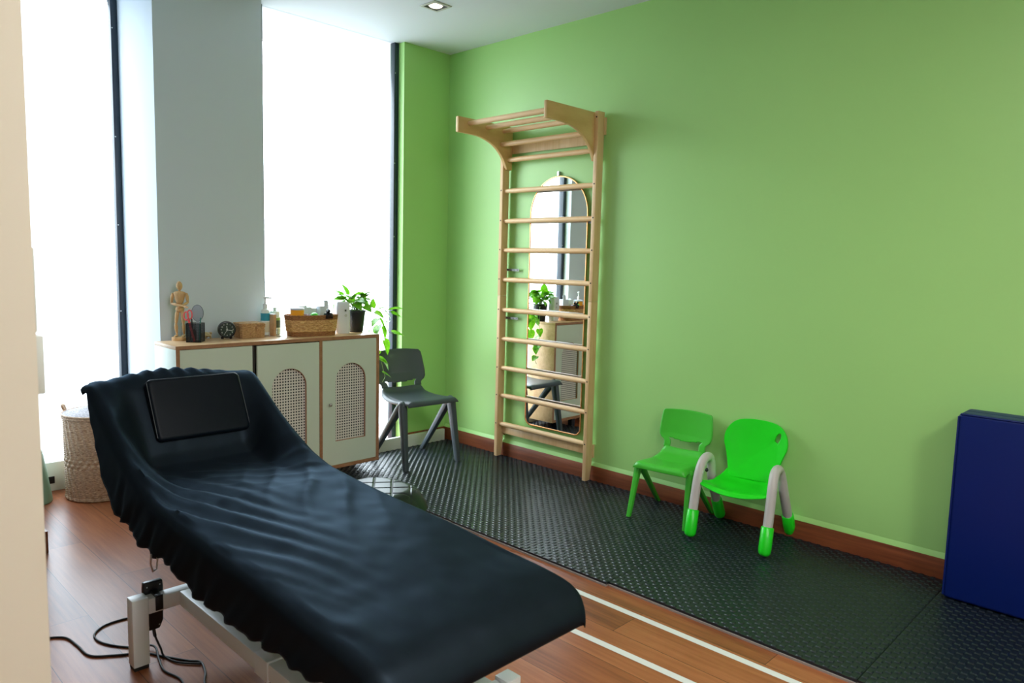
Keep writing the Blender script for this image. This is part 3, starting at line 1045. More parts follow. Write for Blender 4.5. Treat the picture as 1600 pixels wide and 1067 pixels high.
# small metal ring hanging below the hem
ring = [(-2.736, -1.872, 0.445), (-2.733, -1.870, 0.415), (-2.737, -1.872, 0.388), (-2.752, -1.884, 0.388), (-2.760, -1.890, 0.415), (-2.757, -1.888, 0.445)]
obj('strap_ring', G().tube(ring, 0.0028, 8).move(inv), M['steel'], table)

# cushion on the raised backrest
def slab(w, l, h, r, n=7):
    """rounded pillow box centred at the origin, bottom at 0"""
    g = G()
    rings = []
    def outline(k, z):
        a, b, e = w / 2 - k, l / 2 - k, 0.018
        pts = []
        for cx, cy, a0 in ((a - e, b - e, 0), (-a + e, b - e, PI / 2), (-a + e, -b + e, PI), (a - e, -b + e, 3 * PI / 2)):
            pts += [(cx + e * math.cos(a0 + PI / 2 * i / 5), cy + e * math.sin(a0 + PI / 2 * i / 5), z) for i in range(6)]
        return pts
    for i in range(n):
        a = PI / 2 * i / (n - 1)
        rings.append(outline(r * (1 - math.sin(a)), r * (1 - math.cos(a)) if True else 0))
    for i in range(n):
        a = PI / 2 * (1 - i / (n - 1))
        rings.append(outline(r * (1 - math.sin(a)), h - r * (1 - math.cos(a))))
    g.loft(rings)
    return g
cush = thing('head_cushion', 'black padded leatherette head cushion on the raised end of the treatment table', 'cushion', (-2.3805, -1.312, 0.7485), 0)
cush.rotation_euler = (math.radians(62.5), 0, 0)
obj('pad', slab(0.352, 0.240, 0.050, 0.013), M['leather'], cush, angle=50)
for s in (-1, 1):
    obj('piping', G().tube([(s * 0.1745, -0.106, 0.043), (s * 0.1745, 0.106, 0.043)], 0.0018, 6), M['piping'], cush, label='pale seam along the cushion edge')

# hand control hooked over the end bar
root = thing('hand_control', 'black hand control hooked over the white end bar of the treatment table', 'remote control', (-2.680, -1.700, 0.23))
body = [(-0.030, 0.055), (0.030, 0.055), (0.032, 0.03), (0.030, -0.085), (0.018, -0.112), (-0.018, -0.112), (-0.030, -0.085), (-0.032, 0.03)]
obj('handset', G().prism(body, 'y', 0.0245, 0.046).move(Matrix.Translation((0, 0, -0.02))), M['black_plastic'], root, bevel=0.005, seg=3)
obj('hook', G().box(-0.012, 0.012, -0.0265, 0.0243, 0.0002, 0.006).box(-0.012, 0.012, -0.0265, -0.0223, -0.045, 0.0002), M['black_plastic'], root, bevel=0.0015)
for x, z in ((-0.018, -0.118), (0.016, -0.118), (-0.02, 0.02), (0.02, 0.02)):
    obj('screw', G().ell((x, 0.0244, z), (0.0025, 0.0015, 0.0025), 8, 5), M['steel'], root)
cordp = spline([(0.0, 0.035, -0.128), (0.004, 0.03, -0.16), (0.016, 0.02, -0.20), (0.022, 0.005, -0.225), (0.04, -0.06, -0.2255), (0.09, -0.12, -0.2255)], 8)
obj('cord', G().tube(cordp, [0.0055] * 8 + [0.0034] * (len(cordp) - 8), 8), M['rubber'], root)

def cable(name, pts, r, label):
    tag(obj(name, G().tube(spline([(x, y, z + r) for x, y, z in pts], 8), r, 8), M['rubber'], None, angle=60), label, 'cable', 'black cables on the floor')
cable('power_cable', [(-3.25, -1.22, 0), (-3.05, -1.245, 0), (-2.93, -1.29, 0), (-2.862, -1.335, 0), (-2.845, -1.42, 0), (-2.834, -1.522, 0), (-2.775, -1.575, 0), (-2.70, -1.625, 0), (-2.655, -1.70, 0), (-2.61, -1.775, 0),
                      (-2.585, -1.81, 0), (-2.60, -1.88, 0), (-2.63, -1.96, 0), (-2.62, -2.12, 0)], 0.0038,
      'black cable crossing the floor from the beige wall past the white table leg')
cable('power_cable', [(-2.60, -1.36, 0.0), (-2.66, -1.335, 0), (-2.73, -1.337, 0), (-2.775, -1.375, 0), (-2.785, -1.43, 0), (-2.765, -1.49, 0), (-2.72, -1.555, 0), (-2.665, -1.615, 0.009), (-2.678, -1.70, 0.003), (-2.69, -1.78, 0.0), (-2.672, -1.87, 0), (-2.70, -1.99, 0)], 0.0036,
      'black cable looping in a bend behind the white table leg')

# quilted pouf
root = thing('pouf', 'black diamond-quilted leatherette pouf on the floor beyond the treatment table', 'pouf', (-1.84, -1.715, 0), math.radians(8))
def pouf_pt(r, z):
    return [(r * math.cos(a) * k, r * math.sin(a) * k, z) for a in [2 * PI * i / 48 for i in range(48)] for k in [(abs(math.cos(a)) ** 3.2 + abs(math.sin(a)) ** 3.2) ** (-1 / 3.2)]]
obj('base_shell', G().loft([pouf_pt(0.17, 0.03), pouf_pt(0.182, 0.035), pouf_pt(0.186, 0.10), pouf_pt(0.186, 0.30), pouf_pt(0.184, 0.328)]), M['leather'], root)
def quilt(u, v):
    x, y = (u - 0.5) * 2, (v - 0.5) * 2
    k = (abs(x) ** 3.2 + abs(y) ** 3.2) ** (1 / 3.2)
    s = max(abs(x), abs(y))
    f = s / k if k > 1e-6 else 1
    X, Y = x * f * 0.194, y * f * 0.194
    rr = s
    z = 0.418 - 0.085 * max(0, (rr - 0.62) / 0.38) ** 2.6
    p = 0.105
    a, b = (X + Y) / p, (X - Y) / p
    da, db = abs(a - round(a)), abs(b - round(b))
    d = min(da, db)
    z -= 0.0045 * math.exp(-(d / 0.04) ** 2) * (1 - 0.6 * max(0, rr - 0.8) / 0.2)
    return (X, Y, z)
obj('quilted_top', G().grid(161, 161, quilt), M['pouf_leather'], root, angle=80)
for sx in (-1, 1):
    for sy in (-1, 1):
        obj('foot', G().lathe([(0.014, 0), (0.018, 0.031)], 12, (sx * 0.12, sy * 0.12, 0)), M['rubber'], root)

# ------------------------------------------------------------------ sideboard
CX0, CX1, CYF, CYB, CZ0, CZ1 = -2.088, -0.851, -0.360, -0.075, 0.076, 0.877
root = thing('sideboard', 'pale sage sideboard with cane-arched doors and oak top below the window', 'sideboard', (0, 0, 0))
T = 0.019
g = G()
g.box(CX0, CX0 + T, CYF + 0.001, CYB, CZ0, CZ1 - T - 0.0002)
obj('side_panel', g, M['sage'], root, bevel=0.0008)
obj('side_panel', G().box(CX1 - T, CX1, CYF + 0.001, CYB, CZ0, CZ1 - T - 0.0002), M['oak'], root, bevel=0.0008)
obj('top_panel', G().box(CX0, CX1, CYF + 0.001, CYB, CZ1 - T, CZ1), M['oak'], root, bevel=0.0008)
obj('bottom_panel', G().box(CX0 + T, CX1 - T, CYF + 0.001, CYB, CZ0, CZ0 + T), M['oak'], root)
obj('back_panel', G().box(CX0 + T, CX1 - T, CYB - 0.008, CYB - 0.001, CZ0 + T, CZ1 - T), M['sage_in'], root)
obj('divider', G().box(-1.273, -1.253, CYF + 0.001, CYB - 0.009, CZ0 + T, CZ1 - T), M['sage_in'], root)
obj('divider', G().box(-1.680, -1.660, CYF + 0.02, CYB - 0.009, CZ0 + T, CZ1 - T), M['sage_in'], root)
# brown edge banding on the front edges
g = G()
g.box(CX0, CX1, CYF - 0.0004, CYF + 0.0008, CZ1 - T, CZ1).box(CX0 + 0.0002, CX0 + T, CYF - 0.0004, CYF + 0.0008, CZ0, CZ1 - T)
g.box(CX1 - T, CX1 - 0.0002, CYF - 0.0004, CYF + 0.0008, CZ0, CZ1 - T).box(CX0 + T, CX1 - T, CYF - 0.0004, CYF + 0.0008, CZ0, CZ0 + T)
g.box(-1.273, -1.253, CYF - 0.0004, CYF + 0.0008, CZ0 + T, CZ1 - T)
obj('edge_band', g, M['ply_edge'], root, smooth=False)
def cane(ax, y):
    """webbing with a real grid of round holes, held behind the arch opening"""
    p, r = 0.0165, 0.0047
    g = G()
    nx, nz = 13, 30
    for i in range(nx):
        for j in range(nz):
            cx, cz = ax + (i - (nx - 1) / 2) * p, 0.231 + (j + 0.5) * p
            sq8 = [(1, 0), (1, 1), (0, 1), (-1, 1), (-1, 0), (-1, -1), (0, -1), (1, -1)]
            vs = [(cx + a * p / 2, y, cz + b * p / 2) for a, b in sq8]
            vs += [(cx + a * r / max(1, math.hypot(a, b)) * (1.12 if a * b else 1), y, cz + b * r / max(1, math.hypot(a, b)) * (1.12 if a * b else 1)) for a, b in sq8]
            g.add(vs, [(k, (k + 1) % 8, 8 + (k + 1) % 8, 8 + k) for k in range(8)])
    return g
def door(x0, x1, ax, knob, yo):
    z0, z1 = CZ0 + T + 0.003, CZ1 - T - (0.006 if yo else 0.003)
    inn = arch(ax, 0.215, 0.241, 0.712, 24)
    cx, cz = ax, 0.5
    out = []
    for (x, z) in inn:      # project the arch outline onto the rectangle
        if abs(x - (ax - 0.1075)) < 1e-6 and z < 0.25:
            out.append((x0, z0)); continue
        if abs(x - (ax + 0.1075)) < 1e-6 and z < 0.25:
            out.append((x1, z0)); continue
        a = math.atan2(max(0.0, z - 0.6045), x - ax)
        t = a / PI
        P = (x1 - x0) + 2 * (z1 - 0.45)
        s = t * P
        if s < z1 - 0.45:
            out.append((x1, 0.45 + s))
        elif s < z1 - 0.45 + x1 - x0:
            out.append((x1 - (s - (z1 - 0.45)), z1))
        else:
            out.append((x0, z1 - (s - (z1 - 0.45) - (x1 - x0))))
    # corners exactly
    for c in ((x1, z1), (x0, z1)):
        i = min(range(len(out)), key=lambda k: math.hypot(out[k][0] - c[0], out[k][1] - c[1]))
        out[i] = c
    y0 = CYF + 0.003 + yo
    d = obj('door', G().plate(out, inn, 'y', y0, y0 + 0.016), M['sage'], root, smooth=False)
    lip = arch(ax, 0.209, 0.244, 0.709, 24)
    obj('arch_lip', G().plate(inn, lip, 'y', y0 + 0.005, y0 + 0.012), M['ply_edge'], d)
    obj('cane_panel', cane(ax, y0 + 0.0168), M['cane'], d, smooth=False)
    obj('shade_backing', G().box(ax - 0.115, ax + 0.115, y0 + 0.0195, y0 + 0.0205, 0.222, 0.728), M['shade_and_feet'], d)  # added dark sheet, stands in for the shade behind the cane holes
    if knob:
        k = G().lathe([(0.004, 0), (0.004, 0.010), (0.009, 0.014), (0.010, 0.019), (0.006, 0.023), (0.001, 0.024)], 16)
        k.move(Matrix.Translation((knob, y0, 0.473)) @ Matrix.Rotation(PI / 2, 4, 'X'))
        obj('knob', k, M['steel'], d)
door(-2.067, -1.682, -1.872, None, 0)
door(-1.656, -1.275, -1.464, None, -0.004)
door(-1.2515, -0.872, -1.056, -1.205, 0)
for x in (CX0 + 0.05, -1.46, CX1 - 0.30):
    for y in (CYF + 0.05, CYB - 0.05):
        obj('foot', G().box(x - 0.02, x + 0.02, y - 0.02, y + 0.02, 0, CZ0 - 0.0003), M['shade_and_feet'], root)

# ------------------------------------------------------------------ things on the sideboard
ZT = CZ1
# artist's manikin
root = thing('artist_manikin', 'jointed wooden artist figure standing with one forearm raised on the sideboard', 'figurine', (-1.956, -0.085, ZT), math.radians(-40))
wm = M['manikin']
obj('base', G().lathe([(0.044, 0), (0.045, 0.004), (0.045, 0.016), (0.042, 0.018)], 28), wm, root)
obj('support_rod', G().tube([(0, 0.018, 0.018), (0, 0.012, 0.155)], 0.0018, 6), M['steel'], root)
def limb(name, a, b, r0, r1, par):
    a, b = Vector(a), Vector(b)
    ts = (0, 0.08, 0.3, 0.6, 0.92, 1)
    rs = (0.45 * r0, 0.85 * r0, r0 * 1.05, (r0 + r1) * 0.52, r1 * 0.85, 0.5 * r1)
    o = obj(name, G().tube([a + (b - a) * t for t in ts], rs, 12), wm, par)
    obj('joint', G().ell(tuple(a), (r0 * 0.7,) * 3, 10, 6), wm, o)
    return o
obj('pelvis', G().lathe([(0.006, 0.150), (0.020, 0.158), (0.023, 0.170), (0.018, 0.182), (0.006, 0.188)], 16), wm, root)
obj('waist', G().ell((0, 0, 0.193), (0.013, 0.011, 0.011)), wm, root)
obj('torso', G().loft([[(a * math.cos(t), b * math.sin(t), z) for t in [2 * PI * i / 16 for i in range(16)]] for a, b, z in ((0.010, 0.009, 0.196), (0.018, 0.014, 0.203), (0.024, 0.017, 0.222), (0.030, 0.019, 0.244), (0.033, 0.017, 0.256), (0.026, 0.012, 0.262), (0.008, 0.008, 0.265))]), wm, root)
obj('neck', G().tube([(0, 0, 0.262), (0, -0.001, 0.275)], 0.006, 10), wm, root)
hd = G().ell((0, 0, 0), (0.0155, 0.018, 0.025), 16, 12)
hd.move(Matrix.Translation((0.001, -0.004, 0.294)) @ Matrix.Rotation(0.25, 4, 'X'))
obj('head', hd, wm, root)
for s in (-1, 1):
    kn = (s * 0.021, -0.012 if s > 0 else -0.004, 0.088)
    ft = (s * 0.019, 0.0, 0.032)
    limb('thigh', (s * 0.013, 0, 0.160), kn, 0.0105, 0.0085, root)
    limb('shin', kn, ft, 0.0088, 0.006, root)
    obj('foot', G().loft([[(ft[0] + 0.008 * math.cos(t) * k, ft[1] - 0.010 + yy, 0.018 + hh * (0.5 + 0.5 * math.sin(t))) for t in [2 * PI * i / 10 for i in range(10)]] for yy, k, hh in ((0.016, 0.5, 0.008), (0.012, 0.9, 0.015), (0.0, 1.0, 0.013), (-0.014, 0.9, 0.008), (-0.020, 0.5, 0.005))]), wm, root)
    sh = (s * 0.037, 0, 0.250)
    if s < 0:
        el = (s * 0.046, 0.006, 0.198)
        wr = (-0.006, -0.030, 0.193)
    else:
        el = (s * 0.046, 0.004, 0.198)
        wr = (0.006, -0.026, 0.192)
    if s < 0:
        wr = (0.034, -0.036, 0.185)
    else:
        el = (0.038, 0.012, 0.204)
        wr = (0.016, -0.014, 0.188)
    limb('upper_arm', sh, el, 0.0085, 0.007, root)
    limb('forearm', el, wr, 0.0075, 0.005, root)
    w = Vector(wr)
    d = (w - Vector(el)).normalized()
    obj('hand', G().tube([w, w + d * 0.008, w + d * 0.02, w + d * 0.03], (0.004, 0.007, 0.0065, 0.002), 10, flat=0.6), wm, root)
# little brown ornament behind the manikin
tag(obj('ornament', G().lathe([(0.010, 0), (0.017, 0.006), (0.021, 0.022), (0.017, 0.040), (0.008, 0.050), (0.003, 0.056)], 18, (-1.888, -0.0999, ZT)), M['brown']),
    'small rounded brown ornament between the wooden figure and the pen cup', 'ornament')

# mesh pen cup
root = thing('pen_cup', 'black wire mesh pen cup beside the wooden figure', 'pen holder', (-1.922, -0.200, ZT), math.radians(-38))
s = 0.036
obj('mesh_wall', G().plate(sq(s), sq(s - 0.001), 'z', 0.003, 0.098), M['wire'], root, smooth=False)
g = G()
for x, y in sq(s):
    g.box(x - 0.0018, x + 0.0018, y - 0.0018, y + 0.0018, 0.0, 0.1)
g.plate(sq(s + 0.0015), sq(s - 0.0018), 'z', 0.098, 0.101).box(-s, s, -s, s, 0.0, 0.003)
obj('wire_frame', g, M['black_plastic'], root, smooth=False)
R = Matrix.Rotation(math.radians(-38), 4, 'Z')
def incup(name, g, mat, label, cat):
    o = obj(name, g, mat)
    o.location = (-1.922, -0.200, ZT + 0.0035)
    o.rotation_euler = (0, 0, math.radians(-38))
    tag(o, label, cat)
    return o
root = thing('scissors', 'coral pink handled scissors standing in the mesh pen cup', 'scissors', (-1.922, -0.200, ZT + 0.0035), math.radians(-38))
g = G().tube(spline([(0.0, -0.022, 0.0), (-0.012, -0.024, 0.05), (-0.028, -0.02, 0.115)], 6), 0.006, 8, flat=0.5)
obj('blade', g, M['pink'], root)
lo = [(-0.028 + 0.012 * math.cos(a) - 0.012, -0.02, 0.135 + 0.022 * math.sin(a)) for a in [2 * PI * i / 16 for i in range(17)]]
obj('finger_loop', G().tube(lo, 0.0035, 8), M['pink'], root)
lo = [(-0.020 + 0.012 * math.cos(a) - 0.004, -0.014, 0.142 + 0.024 * math.sin(a)) for a in [2 * PI * i / 16 for i in range(17)]]
obj('finger_loop', G().tube(lo, 0.0035, 8), M['pink'], root)
root = thing('acrylic_paddle', 'clear grey rounded acrylic paddle sticking out of the pen cup', 'paddle', (-1.922, -0.200, ZT + 0.0035), math.radians(-38))
pp = [(0.010 + 0.030 * math.cos(a), 0.155 + 0.040 * math.sin(a)) for a in [-0.9 + (2 * PI - 1.35) * i / 24 for i in range(25)]]
pp = [(0.010 + 0.029 * math.cos(a), 0.150 + 0.042 * math.sin(a)) for a in [2 * PI * i / 28 for i in range(28)]]
obj('paddle_face', G().prism(pp, 'y', 0.006, 0.008), M['clear'], root)
obj('paddle_rim', G().plate([(0.010 + 0.031 * math.cos(a), 0.150 + 0.044 * math.sin(a)) for a in [2 * PI * i / 28 for i in range(28)]], pp, 'y', 0.005, 0.009), M['grey_plastic'], root)
obj('handle', G().box(0.003, 0.017, 0.005, 0.009, 0.002, 0.108), M['clear'], root)
incup('pen', G().tube([(0.022, -0.010, 0.0), (0.024, -0.006, 0.06), (0.027, 0.0, 0.125)], [0.0045, 0.0045, 0.003], 10), M['teal_pen'], 'teal pen standing at the far side of the mesh pen cup', 'pen')
incup('pen', G().tube([(-0.020, 0.015, 0.0), (-0.022, 0.018, 0.07), (-0.024, 0.022, 0.118)], [0.0045, 0.0045, 0.003], 10), M['black_plastic'], 'dark pen leaning at the back of the mesh pen cup', 'pen')

# small carved turtle
root = thing('turtle_figurine', 'tiny carved tortoise-like ornament between pen cup and alarm clock', 'figurine', (-1.822, -0.085, ZT), math.radians(25))
obj('shell', G().ell((0, 0, 0.022), (0.030, 0.022, 0.016)), M['shell'], root)
obj('rim', G().lathe([(0.028, 0.016), (0.034, 0.019), (0.030, 0.023)], 20), M['shell'], root)
obj('head', G().ell((0.040, 0, 0.027), (0.012, 0.008, 0.008)), M['shell'], root)
for sx in (-1, 1):
    for sy in (-1, 1):
        obj('leg', G().tube([(sx * 0.02, sy * 0.014, 0.018), (sx * 0.024, sy * 0.017, 0.0)], [0.006, 0.005], 8), M['shell'], root)

# alarm clock
root = thing('alarm_clock', 'round black alarm clock with dark green dial and white hands', 'clock', (-1.728, -0.145, ZT + 0.052), math.radians(-14))
FA = Matrix.Rotation(PI / 2, 4, 'X')
obj('case', G().lathe([(0.040, -0.020), (0.046, -0.016), (0.047, 0.014), (0.045, 0.019), (0.041, 0.020), (0.040, 0.016), (0.001, 0.016)], 40).move(FA), M['black_plastic'], root, angle=40)
obj('dial', G().lathe([(0.0395, 0.0162), (0.0395, 0.0166), (0.001, 0.0166)], 36).move(FA), M['dial'], root)
for sx in (-1, 1):
    obj('foot', G().lathe([(0.007, 0.0), (0.008, 0.012)], 12, (sx * 0.022, 0, -0.052)), M['black_plastic'], root)
def hand(ang, L, w, z):
    g = G().box(-w / 2, w / 2, -0.006, L, z, z + 0.0006)
    return g.move(FA @ Matrix.Rotation(-ang, 4, 'Z'))
obj('hour_hand', hand(math.radians(-4), 0.022, 0.0030, 0.0172), M['white_paint'], root)
obj('minute_hand', hand(math.radians(104), 0.030, 0.0022, 0.0180), M['white_paint'], root)
obj('alarm_hand', hand(math.radians(210), 0.026, 0.0012, 0.0187), M['white_paint'], root)
def text_geo(s, size, mat4):
    cu = bpy.data.curves.new('numeral', 'FONT')
    cu.body = s
    cu.size = size
    cu.align_x = 'CENTER'
    cu.align_y = 'CENTER'
    to = bpy.data.objects.new('numeral', cu)
    C.objects.link(to)
    dg = bpy.context.evaluated_depsgraph_get()
    me = bpy.data.meshes.new_from_object(to.evaluated_get(dg))
    g = G().add([v.co[:] for v in me.vertices], [tuple(p.vertices) for p in me.polygons]).move(mat4)
    bpy.data.objects.remove(to)
    bpy.data.meshes.remove(me)
    return g
g = G()
for k in range(1, 13):
    a = 2 * PI * k / 12
    q = text_geo(str(k), 0.0105, FA @ Matrix.Translation((0.031 * math.sin(a), 0.031 * math.cos(a), 0.0169)))
    g.add(q.v, q.f)
obj('numerals', g, M['white_paint'], root, smooth=False)

# woven box with a lid
root = thing('woven_box', 'rectangular woven box with a lid beside the alarm clock', 'box', (-1.588, -0.130, ZT), math.radians(-3))
def woven_box(w, d, z0, z1, nz, bulge=0.006):
    def fn(u, v):
        a = u * 2 * PI
        c, s = math.cos(a), math.sin(a)
        q = (abs(c) ** 8 + abs(s) ** 8) ** -0.125
        b = 1 + 0.05 * math.sin(v * PI) * 0.5
        r = 0.0026 * math.sin(v * nz * PI + 0.8 * math.sin(u * 60)) ** 2 + 0.0012 * math.sin(u * 150)
        return (c * q * (w / 2 * b + r), s * q * (d / 2 * b + r), z0 + (z1 - z0) * v)
    return G().grid(160, 30, fn, closeu=True)
obj('box_body', woven_box(0.138, 0.108, 0.0, 0.060, 7), M['boxcane'], root, angle=70)
g = woven_box(0.145, 0.114, 0.058, 0.084, 3)
def lid_fn(u, v):
    x, y = (u - 0.5) * 0.143, (v - 0.5) * 0.112
    return (x, y, 0.084 + 0.004 * (1 - (2 * u - 1) ** 4) * (1 - (2 * v - 1) ** 4) + 0.0008 * math.sin(u * 80) * math.sin(v * 56))
g.grid(60, 40, lid_fn)
obj('lid', g, M['boxcane'], root, angle=70)
obj('toggle', G().lathe([(0.011, 0), (0.011, 0.004), (0.004, 0.006)], 16).move(Matrix.Translation((0.028, -0.0595, 0.052)) @ Matrix.Rotation(PI / 2, 4, 'X')), M['boxcane'], root)

# lotion pump, box behind it, jar, tumbler
root = thing('pump_bottle', 'white lotion pump bottle with a teal label at the pillar edge', 'bottle', (-1.466, -0.085, ZT))
obj('bottle_body', G().lathe([(0.020, 0), (0.026, 0.004), (0.026, 0.135), (0.022, 0.150), (0.011, 0.158), (0.011, 0.170)], 24), M['bottle_white'], root)
obj('label_band', G().lathe([(0.0264, 0.088), (0.0264, 0.132)], 24), M['teal_label'], root)
obj('label_band', G().lathe([(0.0264, 0.020), (0.0264, 0.080)], 24), M['cream_label'], root)
g = G().lathe([(0.012, 0.170), (0.012, 0.185), (0.005, 0.187), (0.005, 0.215), (0.010, 0.217), (0.010, 0.226), (0.003, 0.230)], 18)
g.tube([(0, 0, 0.222), (0.022, -0.018, 0.222), (0.030, -0.024, 0.217)], [0.006, 0.005, 0.004], 10)
obj('pump_head', g, M['bottle_white'], root)
root = thing('carton', 'slim brown and white carton beside the lotion pump bottle', 'box', (-1.437, -0.120, ZT), math.radians(12))
obj('carton_body', G().box(-0.010, 0.010, -0.018, 0.018, 0, 0.125), M['oak'], root, bevel=0.001)
obj('carton_flap', G().box(-0.010, 0.010, -0.018, 0.018, 0.1252, 0.128), M['paper'], root)
root = thing('lotion_jar', 'dark green labelled jar with a pale mint lid beside the wicker basket', 'jar', (-1.390, -0.055, ZT))
obj('jar_body', G().lathe([(0.028, 0), (0.032, 0.004), (0.032, 0.105), (0.027, 0.112)], 26), M['jar_lid'], root)
obj('label_band', G().lathe([(0.0324, 0.042), (0.0324, 0.086)], 26), M['jar_green'], root)
obj('label_band', G().lathe([(0.0324, 0.0865), (0.0324, 0.100)], 26), M['leaf_green_label'], root)
obj('lid', G().lathe([(0.027, 0.1122), (0.029, 0.114), (0.029, 0.136), (0.025, 0.140), (0.010, 0.142), (0.010, 0.160), (0.004, 0.162)], 26), M['jar_lid'], root)
root = thing('glass_tumbler', 'low clear glass tumbler in front of the dark green jar', 'glass', (-1.420, -0.180, ZT))
obj('tumbler_wall', G().plate([(0.027 * math.cos(a), 0.027 * math.sin(a)) for a in [2 * PI * i / 24 for i in range(24)]], [(0.0245 * math.cos(a), 0.0245 * math.sin(a)) for a in [2 * PI * i / 24 for i in range(24)]], 'z', 0.006, 0.048), M['clear_glass'], root)
obj('tumbler_base', G().lathe([(0.025, 0.0), (0.027, 0.003), (0.027, 0.006)], 24), M['clear_glass'], root)

# wicker basket and what is in it
BX, BY, BR = -1.235, -0.205, math.radians(-8)
root = thing('wicker_basket', 'oblong honey-coloured wicker basket full of toiletries on the sideboard', 'basket', (BX, BY, ZT), BR)
def weave(w, d, z0, z1, rows, nst, amp, flare=0.0, n=240):
    nv = rows * 4 + 1
    def fn(u, v):
        a = u * 2 * PI
        c, s = math.cos(a), math.sin(a)
        q = (abs(c) ** 3.5 + abs(s) ** 3.5) ** (-1 / 3.5)
        row = min(int(v * rows), rows - 1)
        ph = (row % 2) * PI
        strand = math.sin((v * rows % 1.0) * PI)
        r = amp * (0.55 * math.sin(a * nst + ph) * strand + 0.45 * strand)
        k = 1 + flare * v
        return (c * q * (w / 2 * k + r), s * q * (d / 2 * k + r), z0 + (z1 - z0) * v)
    return G().grid(n, nv, fn, closeu=True)
obj('basket_wall', weave(0.280, 0.160, 0.026, 0.098, 6, 17, 0.0035, 0.06), M['wicker'], root, angle=80, solid=0.003)
obj('basket_base', weave(0.273, 0.155, 0.0, 0.027, 5, 40, 0.0028, 0.02).add([(0.130 * math.cos(a) , 0.072 * math.sin(a), 0.004) for a in [2 * PI * i / 24 for i in range(24)]], [tuple(range(24))]), M['wicker_dark'], root, angle=80)
obj('basket_rim', weave(0.296, 0.172, 0.097, 0.124, 5, 44, 0.0030, 0.015), M['wicker_dark'], root, angle=80, solid=0.004)
def inb(x, y, z):
    c, s = math.cos(BR), math.sin(BR)
    return (BX + x * c - y * s, BY + x * s + y * c, ZT + z)
root = thing('tub', 'orange plastic tub in the near corner of the wicker basket', 'tub', inb(-0.088, -0.005, 0.020))
obj('tub_body', G().lathe([(0.030, 0), (0.036, 0.004), (0.040, 0.132), (0.038, 0.134)], 26), M['orange'], root)
obj('tub_lid', G().lathe([(0.0415, 0.1342), (0.042, 0.143), (0.038, 0.146)], 26), M['paper'], root)
root = thing('spray_bottle', 'pale flip-top bottle lying across the wicker basket', 'bottle', inb(-0.020, 0.035, 0.122), math.radians(5))
obj('bottle_body', G().box(-0.030, 0.034, -0.018, 0.018, -0.02, 0.045), M['grey_white'], root, bevel=0.008, seg=3)
obj('flip_cap', G().hexa([(-0.052, -0.012, 0.040), (0.0, -0.012, 0.0455), (0.0, 0.012, 0.0455), (-0.052, 0.012, 0.040)], [(-0.052, -0.010, 0.049), (0.0, -0.012, 0.054), (0.0, 0.012, 0.054), (-0.052, 0.010, 0.049)]), M['grey_white'], root, bevel=0.002)
tag(obj('toy_ball', G().ell(inb(0.000, -0.048, 0.119), (0.024, 0.024, 0.020), 20, 12), M['ball']), 'bright green ball in the front of the wicker basket', 'ball')
root = thing('paper_carton', 'white carton standing tallest in the wicker basket', 'box', inb(0.080, 0.028, 0.022), math.radians(8))
obj('carton_body', G().box(-0.030, 0.032, -0.022, 0.022, 0, 0.150), M['paper'], root, bevel=0.001)
obj('flap', G().hexa([(0.0, -0.022, 0.1502), (0.032, -0.022, 0.1502), (0.032, -0.019, 0.1502), (0.0, -0.019, 0.1502)], [(0.002, -0.016, 0.185), (0.030, -0.016, 0.185), (0.030, -0.013, 0.185), (0.002, -0.013, 0.185)]), M['paper'], root)
tag(obj('tissue_pack', G().box(-0.035, 0.035, -0.022, 0.022, 0, 0.020).move(Matrix.Translation(inb(-0.022, -0.015, 0.108)) @ Matrix.Rotation(0.2, 4, 'Z') @ Matrix.Rotation(0.10, 4, 'Y')), M['print_pack'], bevel=0.004), 'lilac printed packet beside the green ball in the wicker basket', 'packet')
tag(obj('small_carton', G().box(-0.020, 0.020, -0.018, 0.018, 0, 0.135).move(Matrix.Translation(inb(0.025, 0.045, 0.024))), M['grey_white'], bevel=0.001), 'pale grey carton between the flip-top bottle and the tall white carton', 'box')
# claw clip on the rim
root = thing('hair_clip', 'black claw hair clip gripping the rim of the wicker basket', 'hair clip', inb(0.072, -0.082, 0.124), BR)
for s in (-1, 1):
    g = G()
    for k in range(6):
        x = -0.020 + 0.008 * k
        g.tube(spline([(x, s * 0.004, 0.010), (x + 0.001, s * 0.016, 0.000), (x + 0.001, s * 0.015, -0.012), (x, s * 0.0125, -0.020)], 4), [0.0028] * 12 + [0.0015], 6)
    g.tube([(-0.022, s * 0.004, 0.010), (0.022, s * 0.004, 0.010)], 0.004, 8)
    obj('jaw', g, M['black_plastic'], root)
    obj('lever', G().tube(spline([(0.0, s * 0.004, 0.010), (0.0, s * 0.010, 0.022), (s * 0.010, s * 0.014, 0.030)], 4), [0.006] * 4 + [0.008] * 5, 8, flat=1.4), M['black_plastic'], root)

# air freshener dispenser
root = thing('air_freshener', 'white upright air freshener dispenser between basket and plant', 'dispenser', (-1.016, -0.195, ZT), math.radians(-10))
secs = []
for z, w, d in ((0.0, 0.046, 0.031), (0.010, 0.047, 0.032), (0.10, 0.0475, 0.036), (0.165, 0.046, 0.034), (0.188, 0.043, 0.030), (0.196, 0.038, 0.024)):
    secs.append([(w * 0.97 * math.cos(t) * q, d * 0.9 * math.sin(t) * q, z) for t in [2 * PI * i / 32 for i in range(32)] for q in [(abs(math.cos(t)) ** 5 + abs(math.sin(t)) ** 5) ** -0.2]])
obj('housing', G().loft(secs), M['dispenser'], root, angle=40)
obj('spray_hole', G().lathe([(0.010, 0), (0.010, 0.001), (0.006, 0.0005)], 18).move(Matrix.Translation((0.010, -0.0328, 0.143)) @ Matrix.Rotation(PI / 2, 4, 'X')), M['switch'], root)
